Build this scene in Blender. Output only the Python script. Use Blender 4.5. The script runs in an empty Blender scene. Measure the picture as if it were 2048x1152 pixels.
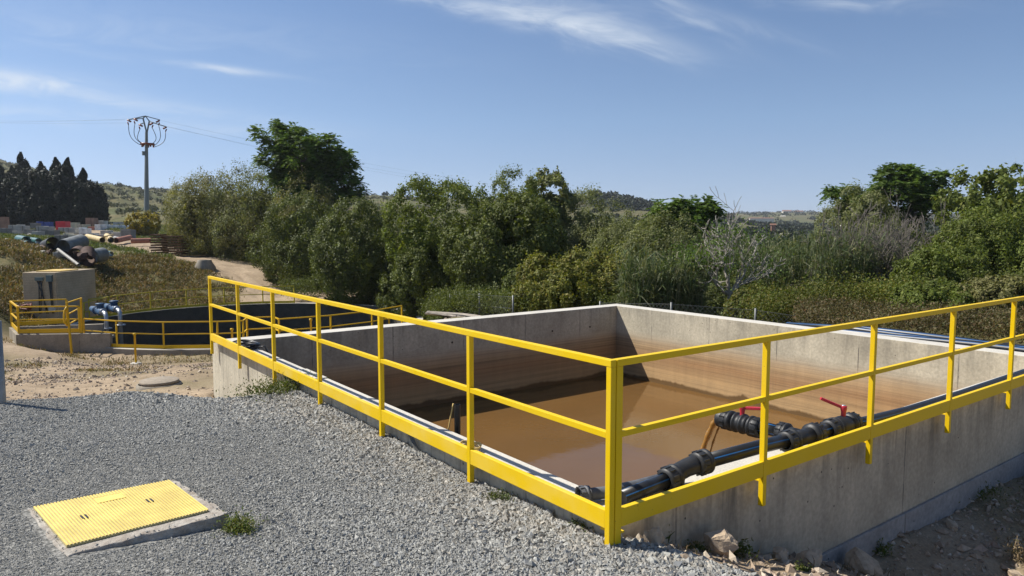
import bpy, math, random
import numpy as np
from mathutils import Vector, Matrix

# ------------------------------------------------------------------ camera, sky, sun, exposure
SC = bpy.context.scene
COL = SC.collection
CAM = np.array([-2.966, -2.984, 1.758])
YAW, PITCH, F = 0.6424, 0.0853, 1436.0            # radians, radians, focal length in pixels of a 2048 wide frame
cd = bpy.data.cameras.new("camera"); cam = bpy.data.objects.new("camera", cd); COL.objects.link(cam)
cam.location = CAM; cam.rotation_euler = (math.pi/2 - PITCH, 0, -YAW)
cd.sensor_width = 36; cd.lens = F/2048*36; cd.clip_start = .05; cd.clip_end = 9000
SC.camera = cam
SUN = Vector((-.56, .66, 1)).normalized()
wd = bpy.data.worlds.new("World"); SC.world = wd; wd.use_nodes = True
def sky_nodes():
    n = wd.node_tree.nodes; l = wd.node_tree.links; n.clear()
    out = n.new('ShaderNodeOutputWorld'); bg = n.new('ShaderNodeBackground'); bg.inputs[1].default_value = .15
    sky = n.new('ShaderNodeTexSky'); sky.sky_type = 'NISHITA'; sky.sun_disc = False
    sky.sun_elevation = math.asin(SUN.z); sky.sun_rotation = math.atan2(SUN.x, SUN.y)
    sky.air_density = .6; sky.dust_density = .6; sky.ozone_density = 2.0; sky.altitude = 1500
    tc = n.new('ShaderNodeTexCoord')
    # cirrus: noise on the sky plane (direction divided by its height), sheared and stretched into wisps
    sep = n.new('ShaderNodeSeparateXYZ'); l.new(tc.outputs['Generated'], sep.inputs[0])
    def M(op, a, b=None, c=None):
        m = n.new('ShaderNodeMath'); m.operation = op
        for i, v in enumerate((a, b, c)):
            if v is None: continue
            if isinstance(v, (int, float)): m.inputs[i].default_value = v
            else: l.new(v, m.inputs[i])
        return m.outputs[0]
    zz = M('MAXIMUM', sep.outputs[2], .03)
    cv = n.new('ShaderNodeCombineXYZ'); l.new(sep.outputs[0], cv.inputs[0]); l.new(sep.outputs[1], cv.inputs[1]); l.new(M('MULTIPLY_ADD', M('MAXIMUM', sep.outputs[2], 0), .90, .085), cv.inputs[2]); l.new(cv.outputs[0], sky.inputs[0])
    # direction seen from the tank: forward/right axes of the valley
    sy, cy = math.sin(YAW), math.cos(YAW)
    fwd = M('ADD', M('MULTIPLY', sep.outputs[0], sy), M('MULTIPLY', sep.outputs[1], cy))
    rgt = M('SUBTRACT', M('MULTIPLY', sep.outputs[0], cy), M('MULTIPLY', sep.outputs[1], sy))
    u = M('DIVIDE', rgt, M('MAXIMUM', fwd, .05)); v = M('DIVIDE', zz, M('MAXIMUM', fwd, .05))
    def wisp(u0, v0, ang, ln, wd_, amp, seed, nscale=3.2, edge=0.0):
        ca, sa = math.cos(ang), math.sin(ang)
        du = M('SUBTRACT', u, u0); dv = M('SUBTRACT', v, v0)
        s = M('ADD', M('MULTIPLY', du, ca), M('MULTIPLY', dv, sa)); t = M('SUBTRACT', M('MULTIPLY', dv, ca), M('MULTIPLY', du, sa))
        cmb = n.new('ShaderNodeCombineXYZ'); l.new(M('MULTIPLY', s, 2.2), cmb.inputs[0]); l.new(M('MULTIPLY', t, 9), cmb.inputs[1]); cmb.inputs[2].default_value = seed
        nz = n.new('ShaderNodeTexNoise'); nz.inputs['Scale'].default_value = nscale; nz.inputs['Detail'].default_value = 9
        nz.inputs['Roughness'].default_value = .62; nz.inputs['Distortion'].default_value = 1.1; l.new(cmb.outputs[0], nz.inputs['Vector'])
        warp = M('MULTIPLY', M('SUBTRACT', nz.outputs[0], .5), wd_*2.4)
        tt = M('DIVIDE', M('ADD', t, warp), wd_); ss = M('DIVIDE', s, ln)
        g = M('EXPONENT', M('MULTIPLY', M('ADD', M('MULTIPLY', tt, tt), M('MULTIPLY', ss, ss)), -1.0))
        tex = M('POWER', M('MAXIMUM', M('MULTIPLY_ADD', nz.outputs[0], 2.6, -.78), 0), 1.3)
        return M('MULTIPLY', M('MULTIPLY', g, tex), amp)
    W = [wisp(-.03, .292, -.20, .15, .011, .9, 1.0), wisp(.10, .272, -.22, .12, .018, 1.15, 4.0), wisp(.175, .246, -.35, .06, .013, .8, 7.0),
         wisp(.22, .300, -.5, .09, .011, .6, 9.0), wisp(.45, .306, -.05, .12, .011, .6, 12.0), wisp(.06, .30, -.1, .16, .02, .5, 30.), wisp(.33, .27, -.3, .10, .010, .3, 33.),
         wisp(-.70, .205, -.10, .13, .012, 1.5, 15.0), wisp(-.60, .182, -.13, .30, .010, .6, 17.0), wisp(-.385, .214, -.135, .075, .0045, 1.2, 19.0),
         wisp(-.64, .155, -.06, .25, .012, .5, 23.0), wisp(-.5, .27, -.08, .3, .03, .3, 27.0), wisp(-.42, .135, -.05, .16, .008, .35, 37.0)]
    tot = W[0]
    for w in W[1:]: tot = M('ADD', tot, w)
    tot = M('MINIMUM', M('MULTIPLY', tot, .62), .7)
    mx = n.new('ShaderNodeMix'); mx.data_type = 'RGBA'; l.new(tot, mx.inputs[0]); l.new(sky.outputs[0], mx.inputs[6]); mx.inputs[7].default_value = (3.5, 3.8, 4.15, 1)
    rp = n.new('ShaderNodeValToRGB'); rp.color_ramp.elements[0].position = 0; rp.color_ramp.elements[0].color = (1.0, .77, .60, 1); rp.color_ramp.elements[1].position = .36; rp.color_ramp.elements[1].color = (.81, .86, .845, 1)
    e = rp.color_ramp.elements.new(.14); e.color = (.97, .90, .77, 1); l.new(sep.outputs[2], rp.inputs[0])
    tn = n.new('ShaderNodeMix'); tn.data_type = 'RGBA'; tn.blend_type = 'MULTIPLY'; tn.inputs[0].default_value = 1; l.new(sky.outputs[0], tn.inputs[6]); l.new(rp.outputs[0], tn.inputs[7]); l.new(tn.outputs[2], mx.inputs[6])
    l.new(mx.outputs[2], bg.inputs[0]); l.new(bg.outputs[0], out.inputs[0])
sky_nodes()
sl = bpy.data.lights.new("sun", 'SUN'); sl.energy = 4.6; sl.angle = math.radians(.53); sl.color = (1, .95, .86)
so = bpy.data.objects.new("sun", sl); COL.objects.link(so); so.rotation_euler = SUN.to_track_quat('Z', 'Y').to_euler(); so.location = (-20, 20, 40)
SC.view_settings.view_transform = 'Standard'; SC.view_settings.look = 'None'; SC.view_settings.gamma = 1; SC.view_settings.exposure = .6
SC.render.engine = 'CYCLES'
try: SC.cycles.use_denoising = True
except Exception: pass
SC.cycles.max_bounces = 8; SC.cycles.transparent_max_bounces = 12

# ------------------------------------------------------------------ places: a direction and a distance -> a point
SY, CY = math.sin(YAW), math.cos(YAW); SP, CP = math.sin(PITCH), math.cos(PITCH)
def at(px, py, D):
    dx, dy = px-1024, py-576
    t = D/(F*CP - dy*SP); lat = t*dx
    return Vector((CAM[0]+D*SY+lat*CY, CAM[1]+D*CY-lat*SY, CAM[2]+t*(-F*SP-dy*CP)))
def at_z(px, py, z):
    dx, dy = px-1024, py-576
    D = (z-CAM[2])/(-F*SP-dy*CP)*(F*CP-dy*SP)
    return at(px, py, D)

# ------------------------------------------------------------------ noise in numpy
def _h(ix, iy, s):
    h = (ix.astype(np.int64)*374761393 + iy.astype(np.int64)*668265263 + s*974634777) & 0x7fffffff
    h = ((h ^ (h >> 13))*1274126177) & 0x7fffffff
    return ((h ^ (h >> 16)) & 0xffff)/65535.0
def vnoise(x, y, s=0):
    x0 = np.floor(x); y0 = np.floor(y); fx = x-x0; fy = y-y0
    fx = fx*fx*(3-2*fx); fy = fy*fy*(3-2*fy); a = _h(x0, y0, s); b = _h(x0+1, y0, s); c = _h(x0, y0+1, s); d = _h(x0+1, y0+1, s)
    return (a+(b-a)*fx)*(1-fy)+(c+(d-c)*fx)*fy
def fbm(x, y, s=0, o=4):
    r = 0; a = .5
    for i in range(o): r = r+a*(vnoise(x*2**i, y*2**i, s+i)-.5); a *= .55
    return r
def sstep(a, b, x): t = np.clip((x-a)/(b-a), 0, 1); return t*t*(3-2*t)

# ------------------------------------------------------------------ terrain
TC = np.array([7.56, 31.94]); TR = 8.13; TZ = -2.75        # the round tank
CP_ = []   # (a = lateral / forward, ln D, z)
def cpw(x, y, z):
    dx, dy = x-CAM[0], y-CAM[1]; D = dx*SY+dy*CY; L = dx*CY-dy*SY; CP_.append((L/D, math.log(D), z))
for px, py, D in [(100,700,24.5),(0,700,24),(0,650,27.5),(60,640,31),(130,650,33),(0,602,33),(20,570,35),(0,540,37),(30,512,40),(0,487,42),(90,520,42),
                  (60,603,34.8),(112,612,34),(190,612,37),(230,606,42),(300,606,43),(200,530,47.5),(300,523,50),(370,531,52),(370,602,44.5),(440,600,45),(450,552,51),(520,562,50),(590,585,47),(640,607,44),
                  (700,600,43),(760,612,41),(830,616,39),(420,527,56),(330,508,65),(250,495,72),(180,500,60),(60,492,52),(150,480,80),(0,478,62),(100,468,100),(0,468,100),(250,462,100),(330,470,95),
                  (430,515,60),(560,590,48),(100,450,140),(0,448,140),(250,440,170),(350,444,150),(500,480,90),(700,470,100),(700,450,200),
                  (0,318,430),(60,334,430),(180,367,430),(300,380,440),(370,387,450),(-300,270,430),(0,400,270),(200,410,270),(330,418,270),(480,405,480),(620,396,500),(760,393,520),(900,402,560),(1040,400,590),(1150,390,600),(1230,399,610),(1300,414,620),
                  (-200,560,36),(-200,480,60),(-200,440,150),(1000,455,300),(1000,480,120),(1290,450,300),
                  (900,632,22),(1000,634,22.5),(845,640,31),(900,620,36),(1050,620,36),(1230,640,25),(1342,655,22),(1510,655,21),(1600,650,19.5),(1700,645,17.5),(1850,655,16),(2048,672,15.5),(2300,690,15),
                  (1200,520,80),(1500,500,120),(1800,500,120),(2200,500,120),
                  (1500,475,350),(1700,475,350),(2100,475,350),(1400,455,800),(1600,452,800),(1900,452,800),(2200,452,800),(1400,431,1300),(1500,427,1500),(1600,424,1500),(1700,426,1500),(1900,428,1500),(2200,428,1500),
                  (1400,430,1800),(1600,430,1800),(1900,432,1800)]:
    p = at(px, py, D); CP_.append(((px-1024)/F, math.log(D), p.z))
for a, D, z in [(.2,26,-2.3),(.32,25,-2.2),(.45,25,-2.0),(.6,25,-1.6),(.8,25,-1.4),(.1,36,-2.9),(.3,36,-3.0),(.5,36,-2.8),(.75,36,-2.6),(.2,55,-3.2),(.4,55,-3.4),(.7,55,-3.0),(-.9,700,34),(-.6,800,30),(-.3,900,20),(0,1000,10),(.3,3000,5),(.9,3000,5),(0,3000,5),(-.9,3000,5),(-.9,20,-2.2),(.9,20,-.8)]: CP_.append((a, math.log(D), z))
for x, y, z in [(-3,8,-.95),(0,9,-.95),(-.5,10.7,-1.0),(-6,9,-.9),(0,13,-1.35),(-3,13,-1.3),(3,11,-1.0),(7,10.5,-1.0),(9.6,9.6,-1.1),(-2.5,16,-1.75),(1,16,-1.75),(4,16,-1.6),
                (3,0,-1.1),(5,0,-1.1),(7,0,-1.13),(5,-2,-1.1),(8,-2,-1.1),(9.6,-.5,-.6),(10,1,-.24),(10,3,-.22),(10,5,-.26),(11.5,2,-.4),(12,5,-.9),(10.5,7,-1.0),(0,3,-.95),(-2,3,-.95),(3,3,-1.1),(1.5,24.2,-2.95),(3.6,22.6,-2.9),(6,22.4,-2.85),(9.5,22.6,-2.7),(12,24.2,-2.7),(.5,25.5,-2.95)]:
    cpw(x, y, z)
CPA = np.array(CP_); SCL = np.array([2.6, 1.0]); XY = CPA[:, :2]*SCL
def _k(r): return r
_K = _k(np.linalg.norm(XY[:, None]-XY[None], axis=2)) + np.eye(len(XY))*-.004
_W = np.linalg.solve(_K, CPA[:, 2])
def base_z(x, y):
    dx = x-CAM[0]; dy = y-CAM[1]; D = np.maximum(dx*SY+dy*CY, 3.2); L = dx*CY-dy*SY
    a = np.clip(L/D, -1.0, 1.0)*SCL[0]; ld = np.log(D); r = np.zeros_like(a)
    for k in range(len(XY)): r += _W[k]*np.sqrt((a-XY[k, 0])**2+(ld-XY[k, 1])**2)
    return r
def pad_s(x, y):
    n = fbm(x*1.3, y*1.3, 5)*.5
    ye = 5.25+.85*sstep(.5, 1.7, -x)+n*.6
    xr = .06-.30*(y+.04)+n*.35
    return (ye-y), (xr-x)
def ground(x, y, detail=True):
    x = np.atleast_1d(np.asarray(x, float)); y = np.atleast_1d(np.asarray(y, float))
    b = base_z(x, y); D = np.hypot(x-CAM[0], y-CAM[1])
    sb, sr = pad_s(x, y)
    wr = np.clip(1+sr/2.9, 0, 1); wr = np.where(y > 0.5, (x < .3)*1.0, wr)
    wb = sstep(-.95, -.0, sb); w = wr*wb
    pz = -.16+.078*np.clip(-x, 0, 4)+.05*np.clip(1-y/1.5, 0, 1)-.11*sstep(3.2, 5.6, y)*np.clip(-x, 0, 1)
    z = b*(1-w)+pz*w
    if detail:
        z = z+(1-np.clip(w*1.2, 0, 1))*fbm(x*1.1, y*1.1, 11)*np.clip(.10+D*.002, 0, .25)
        z = z+fbm(x*.09, y*.09, 21)*np.clip((D-45)*.02, 0, 5)*1.2
        DD = (x-CAM[0])*SY+(y-CAM[1])*CY; LL = (x-CAM[0])*CY-(y-CAM[1])*SY; eb = sstep(30, 33, DD)*sstep(60, 50, DD)*sstep(-.3, -.42, LL/np.maximum(DD, 1)); z = z+eb*(fbm(x*.75, y*.75, 301)*.55+fbm(x*2.3, y*2.3, 302)*.35)
        z = z+fbm(x*3.5, y*3.5, 31)*.07*(1-w)+fbm(x*7, y*7, 35)*.10*((y < -.15) & (x > .3))*np.clip(1-w, 0, 1)
    # round tank: level collar round the rim
    rr = np.hypot(x-TC[0], y-TC[1]); k = 1-sstep(TR+.5, TR+3.0, rr)
    z = z*(1-k)+(TZ-.17)*k
    return z
def gz(x, y): return float(ground(x, y)[0])
def gp(px, D):
    p = at(px, 576, D); return Vector((p.x, p.y, gz(p.x, p.y)))

# ------------------------------------------------------------------ mesh helpers
class MB:
    def __init__(s): s.v = []; s.f = []; s.m = []; s.sm = []
    def add(s, vs, fs, mi=0, smooth=False):
        o = len(s.v); s.v += [tuple(v) for v in vs]; s.f += [tuple(i+o for i in f) for f in fs]; s.m += [mi]*len(fs); s.sm += [smooth]*len(fs); return s
    def box(s, x0, x1, y0, y1, z0, z1, mi=0, M=None):
        vs = [Vector(p) for p in [(x0,y0,z0),(x1,y0,z0),(x1,y1,z0),(x0,y1,z0),(x0,y0,z1),(x1,y0,z1),(x1,y1,z1),(x0,y1,z1)]]
        if M: vs = [M@v for v in vs]
        return s.add(vs, [(0,3,2,1),(4,5,6,7),(0,1,5,4),(1,2,6,5),(2,3,7,6),(3,0,4,7)], mi)
    def beam(s, a, b, w, h, mi=0):
        a = Vector(a); b = Vector(b); d = (b-a).normalized(); sd = d.cross(Vector((0,0,1)))
        sd = sd.normalized() if sd.length > 1e-4 else Vector((1,0,0)); up = sd.cross(d)
        vs = [p+sd*i*w/2+up*j*h/2 for p in (a, b) for i, j in ((-1,-1),(1,-1),(1,1),(-1,1))]
        return s.add(vs, [(3,2,1,0),(4,5,6,7),(0,1,5,4),(1,2,6,5),(2,3,7,6),(3,0,4,7)], mi)
    def tube(s, pts, r, n=12, mi=0, caps=True, stripe=None, smooth=True):
        pts = [Vector(p) for p in pts]; rs = r if hasattr(r, '__len__') else [r]*len(pts); rings = []; ref = None
        for i, p in enumerate(pts):
            d = (pts[min(i+1, len(pts)-1)]-pts[max(i-1, 0)])
            if d.length < 1e-9: d = Vector((0,0,1))
            d.normalize()
            if ref is None: ref = Vector((0,0,1)) if abs(d.z) < .9 else Vector((1,0,0))
            sd = d.cross(ref).normalized(); up = sd.cross(d).normalized(); ref = up
            rings.append([p+(sd*math.cos(2*math.pi*k/n)+up*math.sin(2*math.pi*k/n))*rs[i] for k in range(n)])
        o = len(s.v); s.v += [tuple(v) for rg in rings for v in rg]
        for i in range(len(pts)-1):
            for k in range(n):
                k2 = (k+1) % n; s.f.append((o+i*n+k, o+i*n+k2, o+(i+1)*n+k2, o+(i+1)*n+k))
                s.m.append(stripe[1] if stripe and k in stripe[0] else mi); s.sm.append(smooth)
        if caps:
            s.f.append(tuple(o+k for k in range(n))[::-1]); s.f.append(tuple(o+(len(pts)-1)*n+k for k in range(n))); s.m += [mi]*2; s.sm += [False]*2
        return s
    def pipe(s, a, b, r, t, n=24, mi=0):
        # hollow pipe from a to b, outer radius r, wall t
        a = Vector(a); b = Vector(b); e = (b-a).normalized()
        return s.tube([a, b], r, n, mi, False).tube([b, a], r-t, n, mi, False).ring(a, -e, r, t, n, mi).ring(b, e, r, t, n, mi)
    def ring(s, c, d, r, t, n, mi=0):
        d = Vector(d).normalized(); ref = Vector((0,0,1)) if abs(d.z) < .9 else Vector((1,0,0)); sd = d.cross(ref).normalized(); up = sd.cross(d)
        vs = [c+(sd*math.cos(2*math.pi*k/n)+up*math.sin(2*math.pi*k/n))*q for q in (r, r-t) for k in range(n)]
        return s.add(vs, [(k, (k+1) % n, n+(k+1) % n, n+k) for k in range(n)], mi)
    def lathe(s, o, d, prof, n=24, mi=0, smooth=True):
        # prof: list of (distance along d, radius)
        o = Vector(o); d = Vector(d).normalized(); ref = Vector((0,0,1)) if abs(d.z) < .9 else Vector((1,0,0)); sd = d.cross(ref).normalized(); up = sd.cross(d).normalized()
        vs = [o+d*l+(sd*math.cos(2*math.pi*k/n)+up*math.sin(2*math.pi*k/n))*r for l, r in prof for k in range(n)]
        fs = [(i*n+k, i*n+(k+1) % n, (i+1)*n+(k+1) % n, (i+1)*n+k) for i in range(len(prof)-1) for k in range(n)]
        return s.add(vs, fs, mi, smooth)
    def build(s, name, mat, parent=None, loc=None, bevel=0, auto=False):
        me = bpy.data.meshes.new(name); o = Vector(loc) if loc is not None else Vector((0,0,0))
        me.from_pydata([tuple(Vector(v)-o) for v in s.v], [], s.f); me.validate(); me.update()
        for m in (mat if isinstance(mat, (list, tuple)) else [mat]): me.materials.append(m)
        if len(me.polygons) == len(s.f):
            me.polygons.foreach_set('material_index', s.m); me.polygons.foreach_set('use_smooth', s.sm)
        ob = bpy.data.objects.new(name, me); COL.objects.link(ob); ob.location = o
        if parent: ob.parent = parent; ob.location = o - parent.location if parent.parent is None else o
        if bevel:
            b = ob.modifiers.new('bevel', 'BEVEL'); b.width = bevel; b.segments = 2; b.limit_method = 'ANGLE'; b.angle_limit = math.radians(40)
        return ob
def tag(o, label=None, cat=None, group=None, kind=None):
    if label: o['label'] = label
    if cat: o['category'] = cat
    if group: o['group'] = group
    if kind: o['kind'] = kind
    return o
def thing(name, label, cat, loc=(0,0,0), group=None):
    o = bpy.data.objects.new(name, None); COL.objects.link(o); o.location = loc; o.empty_display_size = .2
    return tag(o, label, cat, group)
def np_mesh(name, V, Fq, mats, mi=None, smooth=False):
    """V (n,3); Fq (m,k) equal-sized faces"""
    me = bpy.data.meshes.new(name); m, k = Fq.shape
    me.vertices.add(len(V)); me.vertices.foreach_set('co', np.ascontiguousarray(V, np.float32).ravel())
    me.loops.add(m*k); me.loops.foreach_set('vertex_index', np.ascontiguousarray(Fq, np.int32).ravel())
    me.polygons.add(m); me.polygons.foreach_set('loop_start', np.arange(0, m*k, k, dtype=np.int32)); me.polygons.foreach_set('loop_total', np.full(m, k, np.int32))
    for mt in (mats if isinstance(mats, (list, tuple)) else [mats]): me.materials.append(mt)
    if mi is not None: me.polygons.foreach_set('material_index', mi.astype(np.int32))
    me.polygons.foreach_set('use_smooth', np.full(m, smooth, bool)); me.update(calc_edges=True)
    return me
def link(name, me, loc=(0,0,0), parent=None):
    o = bpy.data.objects.new(name, me); COL.objects.link(o); o.location = loc
    if parent: o.parent = parent
    return o

# ------------------------------------------------------------------ materials
class NM:
    def __init__(s, name):
        s.m = bpy.data.materials.new(name); s.m.use_nodes = True; s.n = s.m.node_tree.nodes; s.l = s.m.node_tree.links
        s.b = s.n['Principled BSDF']; s.out = s.n['Material Output']; s._tc = None
    def link(s, a, b): s.l.new(a, b)
    def co(s, kind='Object'):
        if s._tc is None: s._tc = s.n.new('ShaderNodeTexCoord')
        return s._tc.outputs[kind]
    def pos(s): return s.n.new('ShaderNodeNewGeometry').outputs['Position']
    def mapping(s, v, scale=(1,1,1), loc=(0,0,0), rot=(0,0,0)):
        m = s.n.new('ShaderNodeMapping'); m.inputs['Scale'].default_value = scale; m.inputs['Location'].default_value = loc; m.inputs['Rotation'].default_value = rot
        s.link(v, m.inputs[0]); return m.outputs[0]
    def noise(s, v, scale, detail=4, rough=.55, dist=0):
        m = s.n.new('ShaderNodeTexNoise'); m.inputs['Scale'].default_value = scale; m.inputs['Detail'].default_value = detail
        m.inputs['Roughness'].default_value = rough; m.inputs['Distortion'].default_value = dist; s.link(v, m.inputs['Vector']); return m.outputs[0]
    def voro(s, v, scale, feat='F1', out='Distance', rnd=1):
        m = s.n.new('ShaderNodeTexVoronoi'); m.feature = feat; m.inputs['Scale'].default_value = scale; m.inputs['Randomness'].default_value = rnd; s.link(v, m.inputs['Vector']); return m.outputs[out]
    def ramp(s, v, stops, interp='LINEAR'):
        m = s.n.new('ShaderNodeValToRGB'); m.color_ramp.interpolation = interp; e = m.color_ramp.elements
        while len(e) < len(stops): e.new(.5)
        for i, (p, c) in enumerate(stops):
            e[i].position = p; e[i].color = (*c, 1) if hasattr(c, '__len__') else (c, c, c, 1)
        s.link(v, m.inputs[0]); return m.outputs[0]
    def math(s, op, a, b=None, c=None, clamp=False):
        m = s.n.new('ShaderNodeMath'); m.operation = op; m.use_clamp = clamp
        for i, v in enumerate((a, b, c)):
            if v is None: continue
            if isinstance(v, (int, float)): m.inputs[i].default_value = v
            else: s.link(v, m.inputs[i])
        return m.outputs[0]
    def mix(s, f, a, b, mode='MIX'):
        m = s.n.new('ShaderNodeMix'); m.data_type = 'RGBA'; m.blend_type = mode
        for i, v in ((0, f), (6, a), (7, b)):
            if isinstance(v, (int, float)): m.inputs[i].default_value = v if i == 0 else (v, v, v, 1)
            elif isinstance(v, (tuple, list)): m.inputs[i].default_value = (*v, 1)
            else: s.link(v, m.inputs[i])
        return m.outputs[2]
    def sep(s, v):
        m = s.n.new('ShaderNodeSeparateXYZ'); s.link(v, m.inputs[0]); return m.outputs
    def bump(s, h, strength=.3, dist=.02, prev=None):
        m = s.n.new('ShaderNodeBump'); m.inputs['Strength'].default_value = strength; m.inputs['Distance'].default_value = dist; s.link(h, m.inputs['Height'])
        if prev is not None: s.link(prev, m.inputs['Normal'])
        return m.outputs[0]
    def rnd(s): return s.n.new('ShaderNodeNewGeometry').outputs['Random Per Island']
    def col(s, c):
        if isinstance(c, (tuple, list)): s.b.inputs['Base Color'].default_value = (*c, 1)
        else: s.link(c, s.b.inputs['Base Color'])
        return s
    def rough(s, r):
        if isinstance(r, (int, float)): s.b.inputs['Roughness'].default_value = r
        else: s.link(r, s.b.inputs['Roughness'])
        return s
    def nrm(s, v): s.link(v, s.b.inputs['Normal']); return s
    def set(s, **k):
        for a, b in k.items(): s.b.inputs[a.replace('_', ' ')].default_value = b
        return s

def mat_simple(name, c, r=.6, metal=0, var=.15, scale=8, bump=0.0):
    q = NM(name); n = q.noise(q.co(), scale, 5)
    q.col(q.mix(1, c, q.ramp(n, [(.3, (1-var)), (.7, (1+var*.4))]), 'MULTIPLY')).rough(r).set(Metallic=metal)
    if bump: q.nrm(q.bump(n, bump, .01))
    return q.m
def mat_yellow(name='yellow_paint', c=(.72,.475,.0015), dusty=.12):
    q = NM(name); p = q.pos(); n = q.noise(p, 3.0, 6, .6); n2 = q.noise(q.mapping(p, (1,1,6)), 30, 4)
    dust = q.ramp(n, [(.42, 0.0), (.75, dusty)])
    c1 = q.mix(dust, c, (.72,.56,.18)); c2 = q.mix(q.ramp(n2, [(.66, 0.0), (.78, .35)]), c1, (.45,.31,.03))
    chip = q.math('MULTIPLY', q.ramp(q.noise(p, 55, 3, .5), [(.70, 0.0), (.73, 1.0)]), q.ramp(n, [(.52, 0.0), (.60, 1.0)])); c2 = q.mix(q.math('MULTIPLY', chip, .7), c2, (.22,.11,.03))
    q.col(c2).rough(q.ramp(n, [(.3, .36), (.7, .55)])).set(**{'Specular_IOR_Level': .25}); q.nrm(q.bump(q.noise(p, 120, 3), .06, .002)); return q.m
Y = mat_yellow(); YK = mat_yellow('yellow_kickboard_paint', (.74,.485,.008), .45); YF = mat_yellow('yellow_faded_paint', (.62,.37,.008), .15)
YG = mat_yellow('yellow_olive_paint', (.48,.38,.02), .2)

def mat_concrete(name, light=(.40,.385,.345), dark=(.22,.21,.19), stain=False, streak=1.0, axis='x', joints=1.52, joff=0.0, holes=True, boards=None):
    q = NM(name); p = q.pos(); x, y, z = q.sep(p)
    n = q.noise(p, 1.3, 7, .62); nf = q.noise(p, 22, 5, .6); ns = q.noise(q.mapping(p, (1,1,.09)), 4.6, 7, .68, .5)
    c = q.mix(q.ramp(n, [(.33, 0.0), (.70, 1.0)]), light, dark)
    c = q.mix(.55, c, q.ramp(nf, [(.3, .62), (.7, 1.2)]), 'MULTIPLY')
    # dark run-off below the rim, following the streak noise
    hz = q.math('MULTIPLY_ADD', z, 1.15, 1.02, clamp=True)
    st = q.math('MULTIPLY', q.ramp(ns, [(.47, 0.0), (.72, .75*streak)]), q.math('POWER', hz, 1.4))
    c = q.mix(st, c, (.085,.08,.07))
    u = x if axis == 'x' else y
    # formwork joints: thin dark vertical lines
    jm = q.math('PINGPONG', q.math('ADD', u, joff), joints/2); jl = q.math('LESS_THAN', jm, .009)
    wob = q.ramp(q.noise(p, 5, 4), [(.35, .1), (.6, .8)])
    c = q.mix(q.math('MULTIPLY', jl, wob), c, (.10,.09,.08))
    panel = q.noise(q.mapping(q.math('FLOOR', q.math('DIVIDE', q.math('ADD', u, joff), joints)) if False else p, (1,1,1)), .5, 1)
    h = nf
    if boards:
        bm = q.math('PINGPONG', u if boards[0] != 'z' else z, boards[1]/2); bl = q.math('LESS_THAN', bm, .006); c = q.mix(q.math('MULTIPLY', bl, .35), c, (.14,.13,.115))
    if holes:
        vd = q.voro(p, 9.0); hs = q.noise(p, 2.1, 2)
        hole = q.math('MULTIPLY', q.math('LESS_THAN', vd, .075), q.math('GREATER_THAN', hs, .52)); c = q.mix(q.math('MULTIPLY', hole, .85), c, (.03,.028,.025))
    if stain:
        wl = q.math('ADD', z, q.math('MULTIPLY', q.noise(q.mapping(p, (1,1,.3)), 1.1, 4), .14))
        m1 = q.ramp(wl, [(0.0, 1.0), (1.0, 0.0)])
        lvl = q.math('MULTIPLY', q.math('SUBTRACT', -.46, wl), 5.0, clamp=True)
        # stretched level lines, each a former water line
        lines = q.noise(q.mapping(p, (.03,.03,7.0)), 2.6, 8, .68, .12)
        lines2 = q.noise(q.mapping(p, (.12,.12,30.0)), 2.2, 5, .7)
        gz_ = q.math('MULTIPLY', q.math('ADD', wl, 1.70), .87, clamp=True)
        base = q.ramp(gz_, [(0.0, (.48,.32,.16)), (.35, (.43,.275,.13)), (.62, (.34,.19,.085)), (.80, (.40,.265,.14)), (1.0, (.44,.35,.24))])
        patch = q.ramp(q.noise(p, .9, 5, .6), [(.36, .35), (.62, .95)])
        sc = q.mix(patch, base, q.mix(1, base, q.ramp(lines, [(.34, .60), (.46, .88), (.55, 1.08), (.66, 1.18), (.74, .74)]), 'MULTIPLY'))
        sc = q.mix(.30, sc, q.ramp(lines2, [(.38, .55), (.55, 1.15)]), 'MULTIPLY'); sc = q.mix(.5, sc, q.ramp(ns, [(.35, .82), (.62, 1.12)]), 'MULTIPLY'); sc = q.mix(.5, sc, q.ramp(n, [(.3, .8), (.7, 1.15)]), 'MULTIPLY')
        c = q.mix(q.math('MULTIPLY', lvl, .93), c, sc)
        # fresh wet band just above the water with a ragged top
        wet = q.math('ADD', -1.56, q.math('MULTIPLY', q.math('POWER', q.noise(q.mapping(p, (.8,.8,.0)), 1.5, 6, .6), 3.5), .55))
        wm = q.math('MULTIPLY', q.math('SUBTRACT', wet, z), 22, clamp=True); c = q.mix(q.math('MULTIPLY', wm, .8), c, (.075,.04,.015))
        q.rough(q.mix(wm, .9, .3))
    else: q.rough(.9)
    q.col(c).set(**{'Specular_IOR_Level': .25}); q.nrm(q.bump(h, .35, .006, q.bump(n, .25, .03))); return q.m
def mat_cap():
    q = NM('wall_top_mortar'); p = q.pos(); n = q.noise(p, 2.2, 6, .6); f = q.noise(p, 60, 4)
    c = q.mix(q.ramp(n, [(.35, 0.0), (.75, .9)]), (.58,.55,.485), (.45,.42,.365)); c = q.mix(.6, c, q.ramp(f, [(.3, .7), (.7, 1.15)]), 'MULTIPLY')
    q.col(c).rough(.95).nrm(q.bump(f, .5, .008)); return q.m
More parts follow.
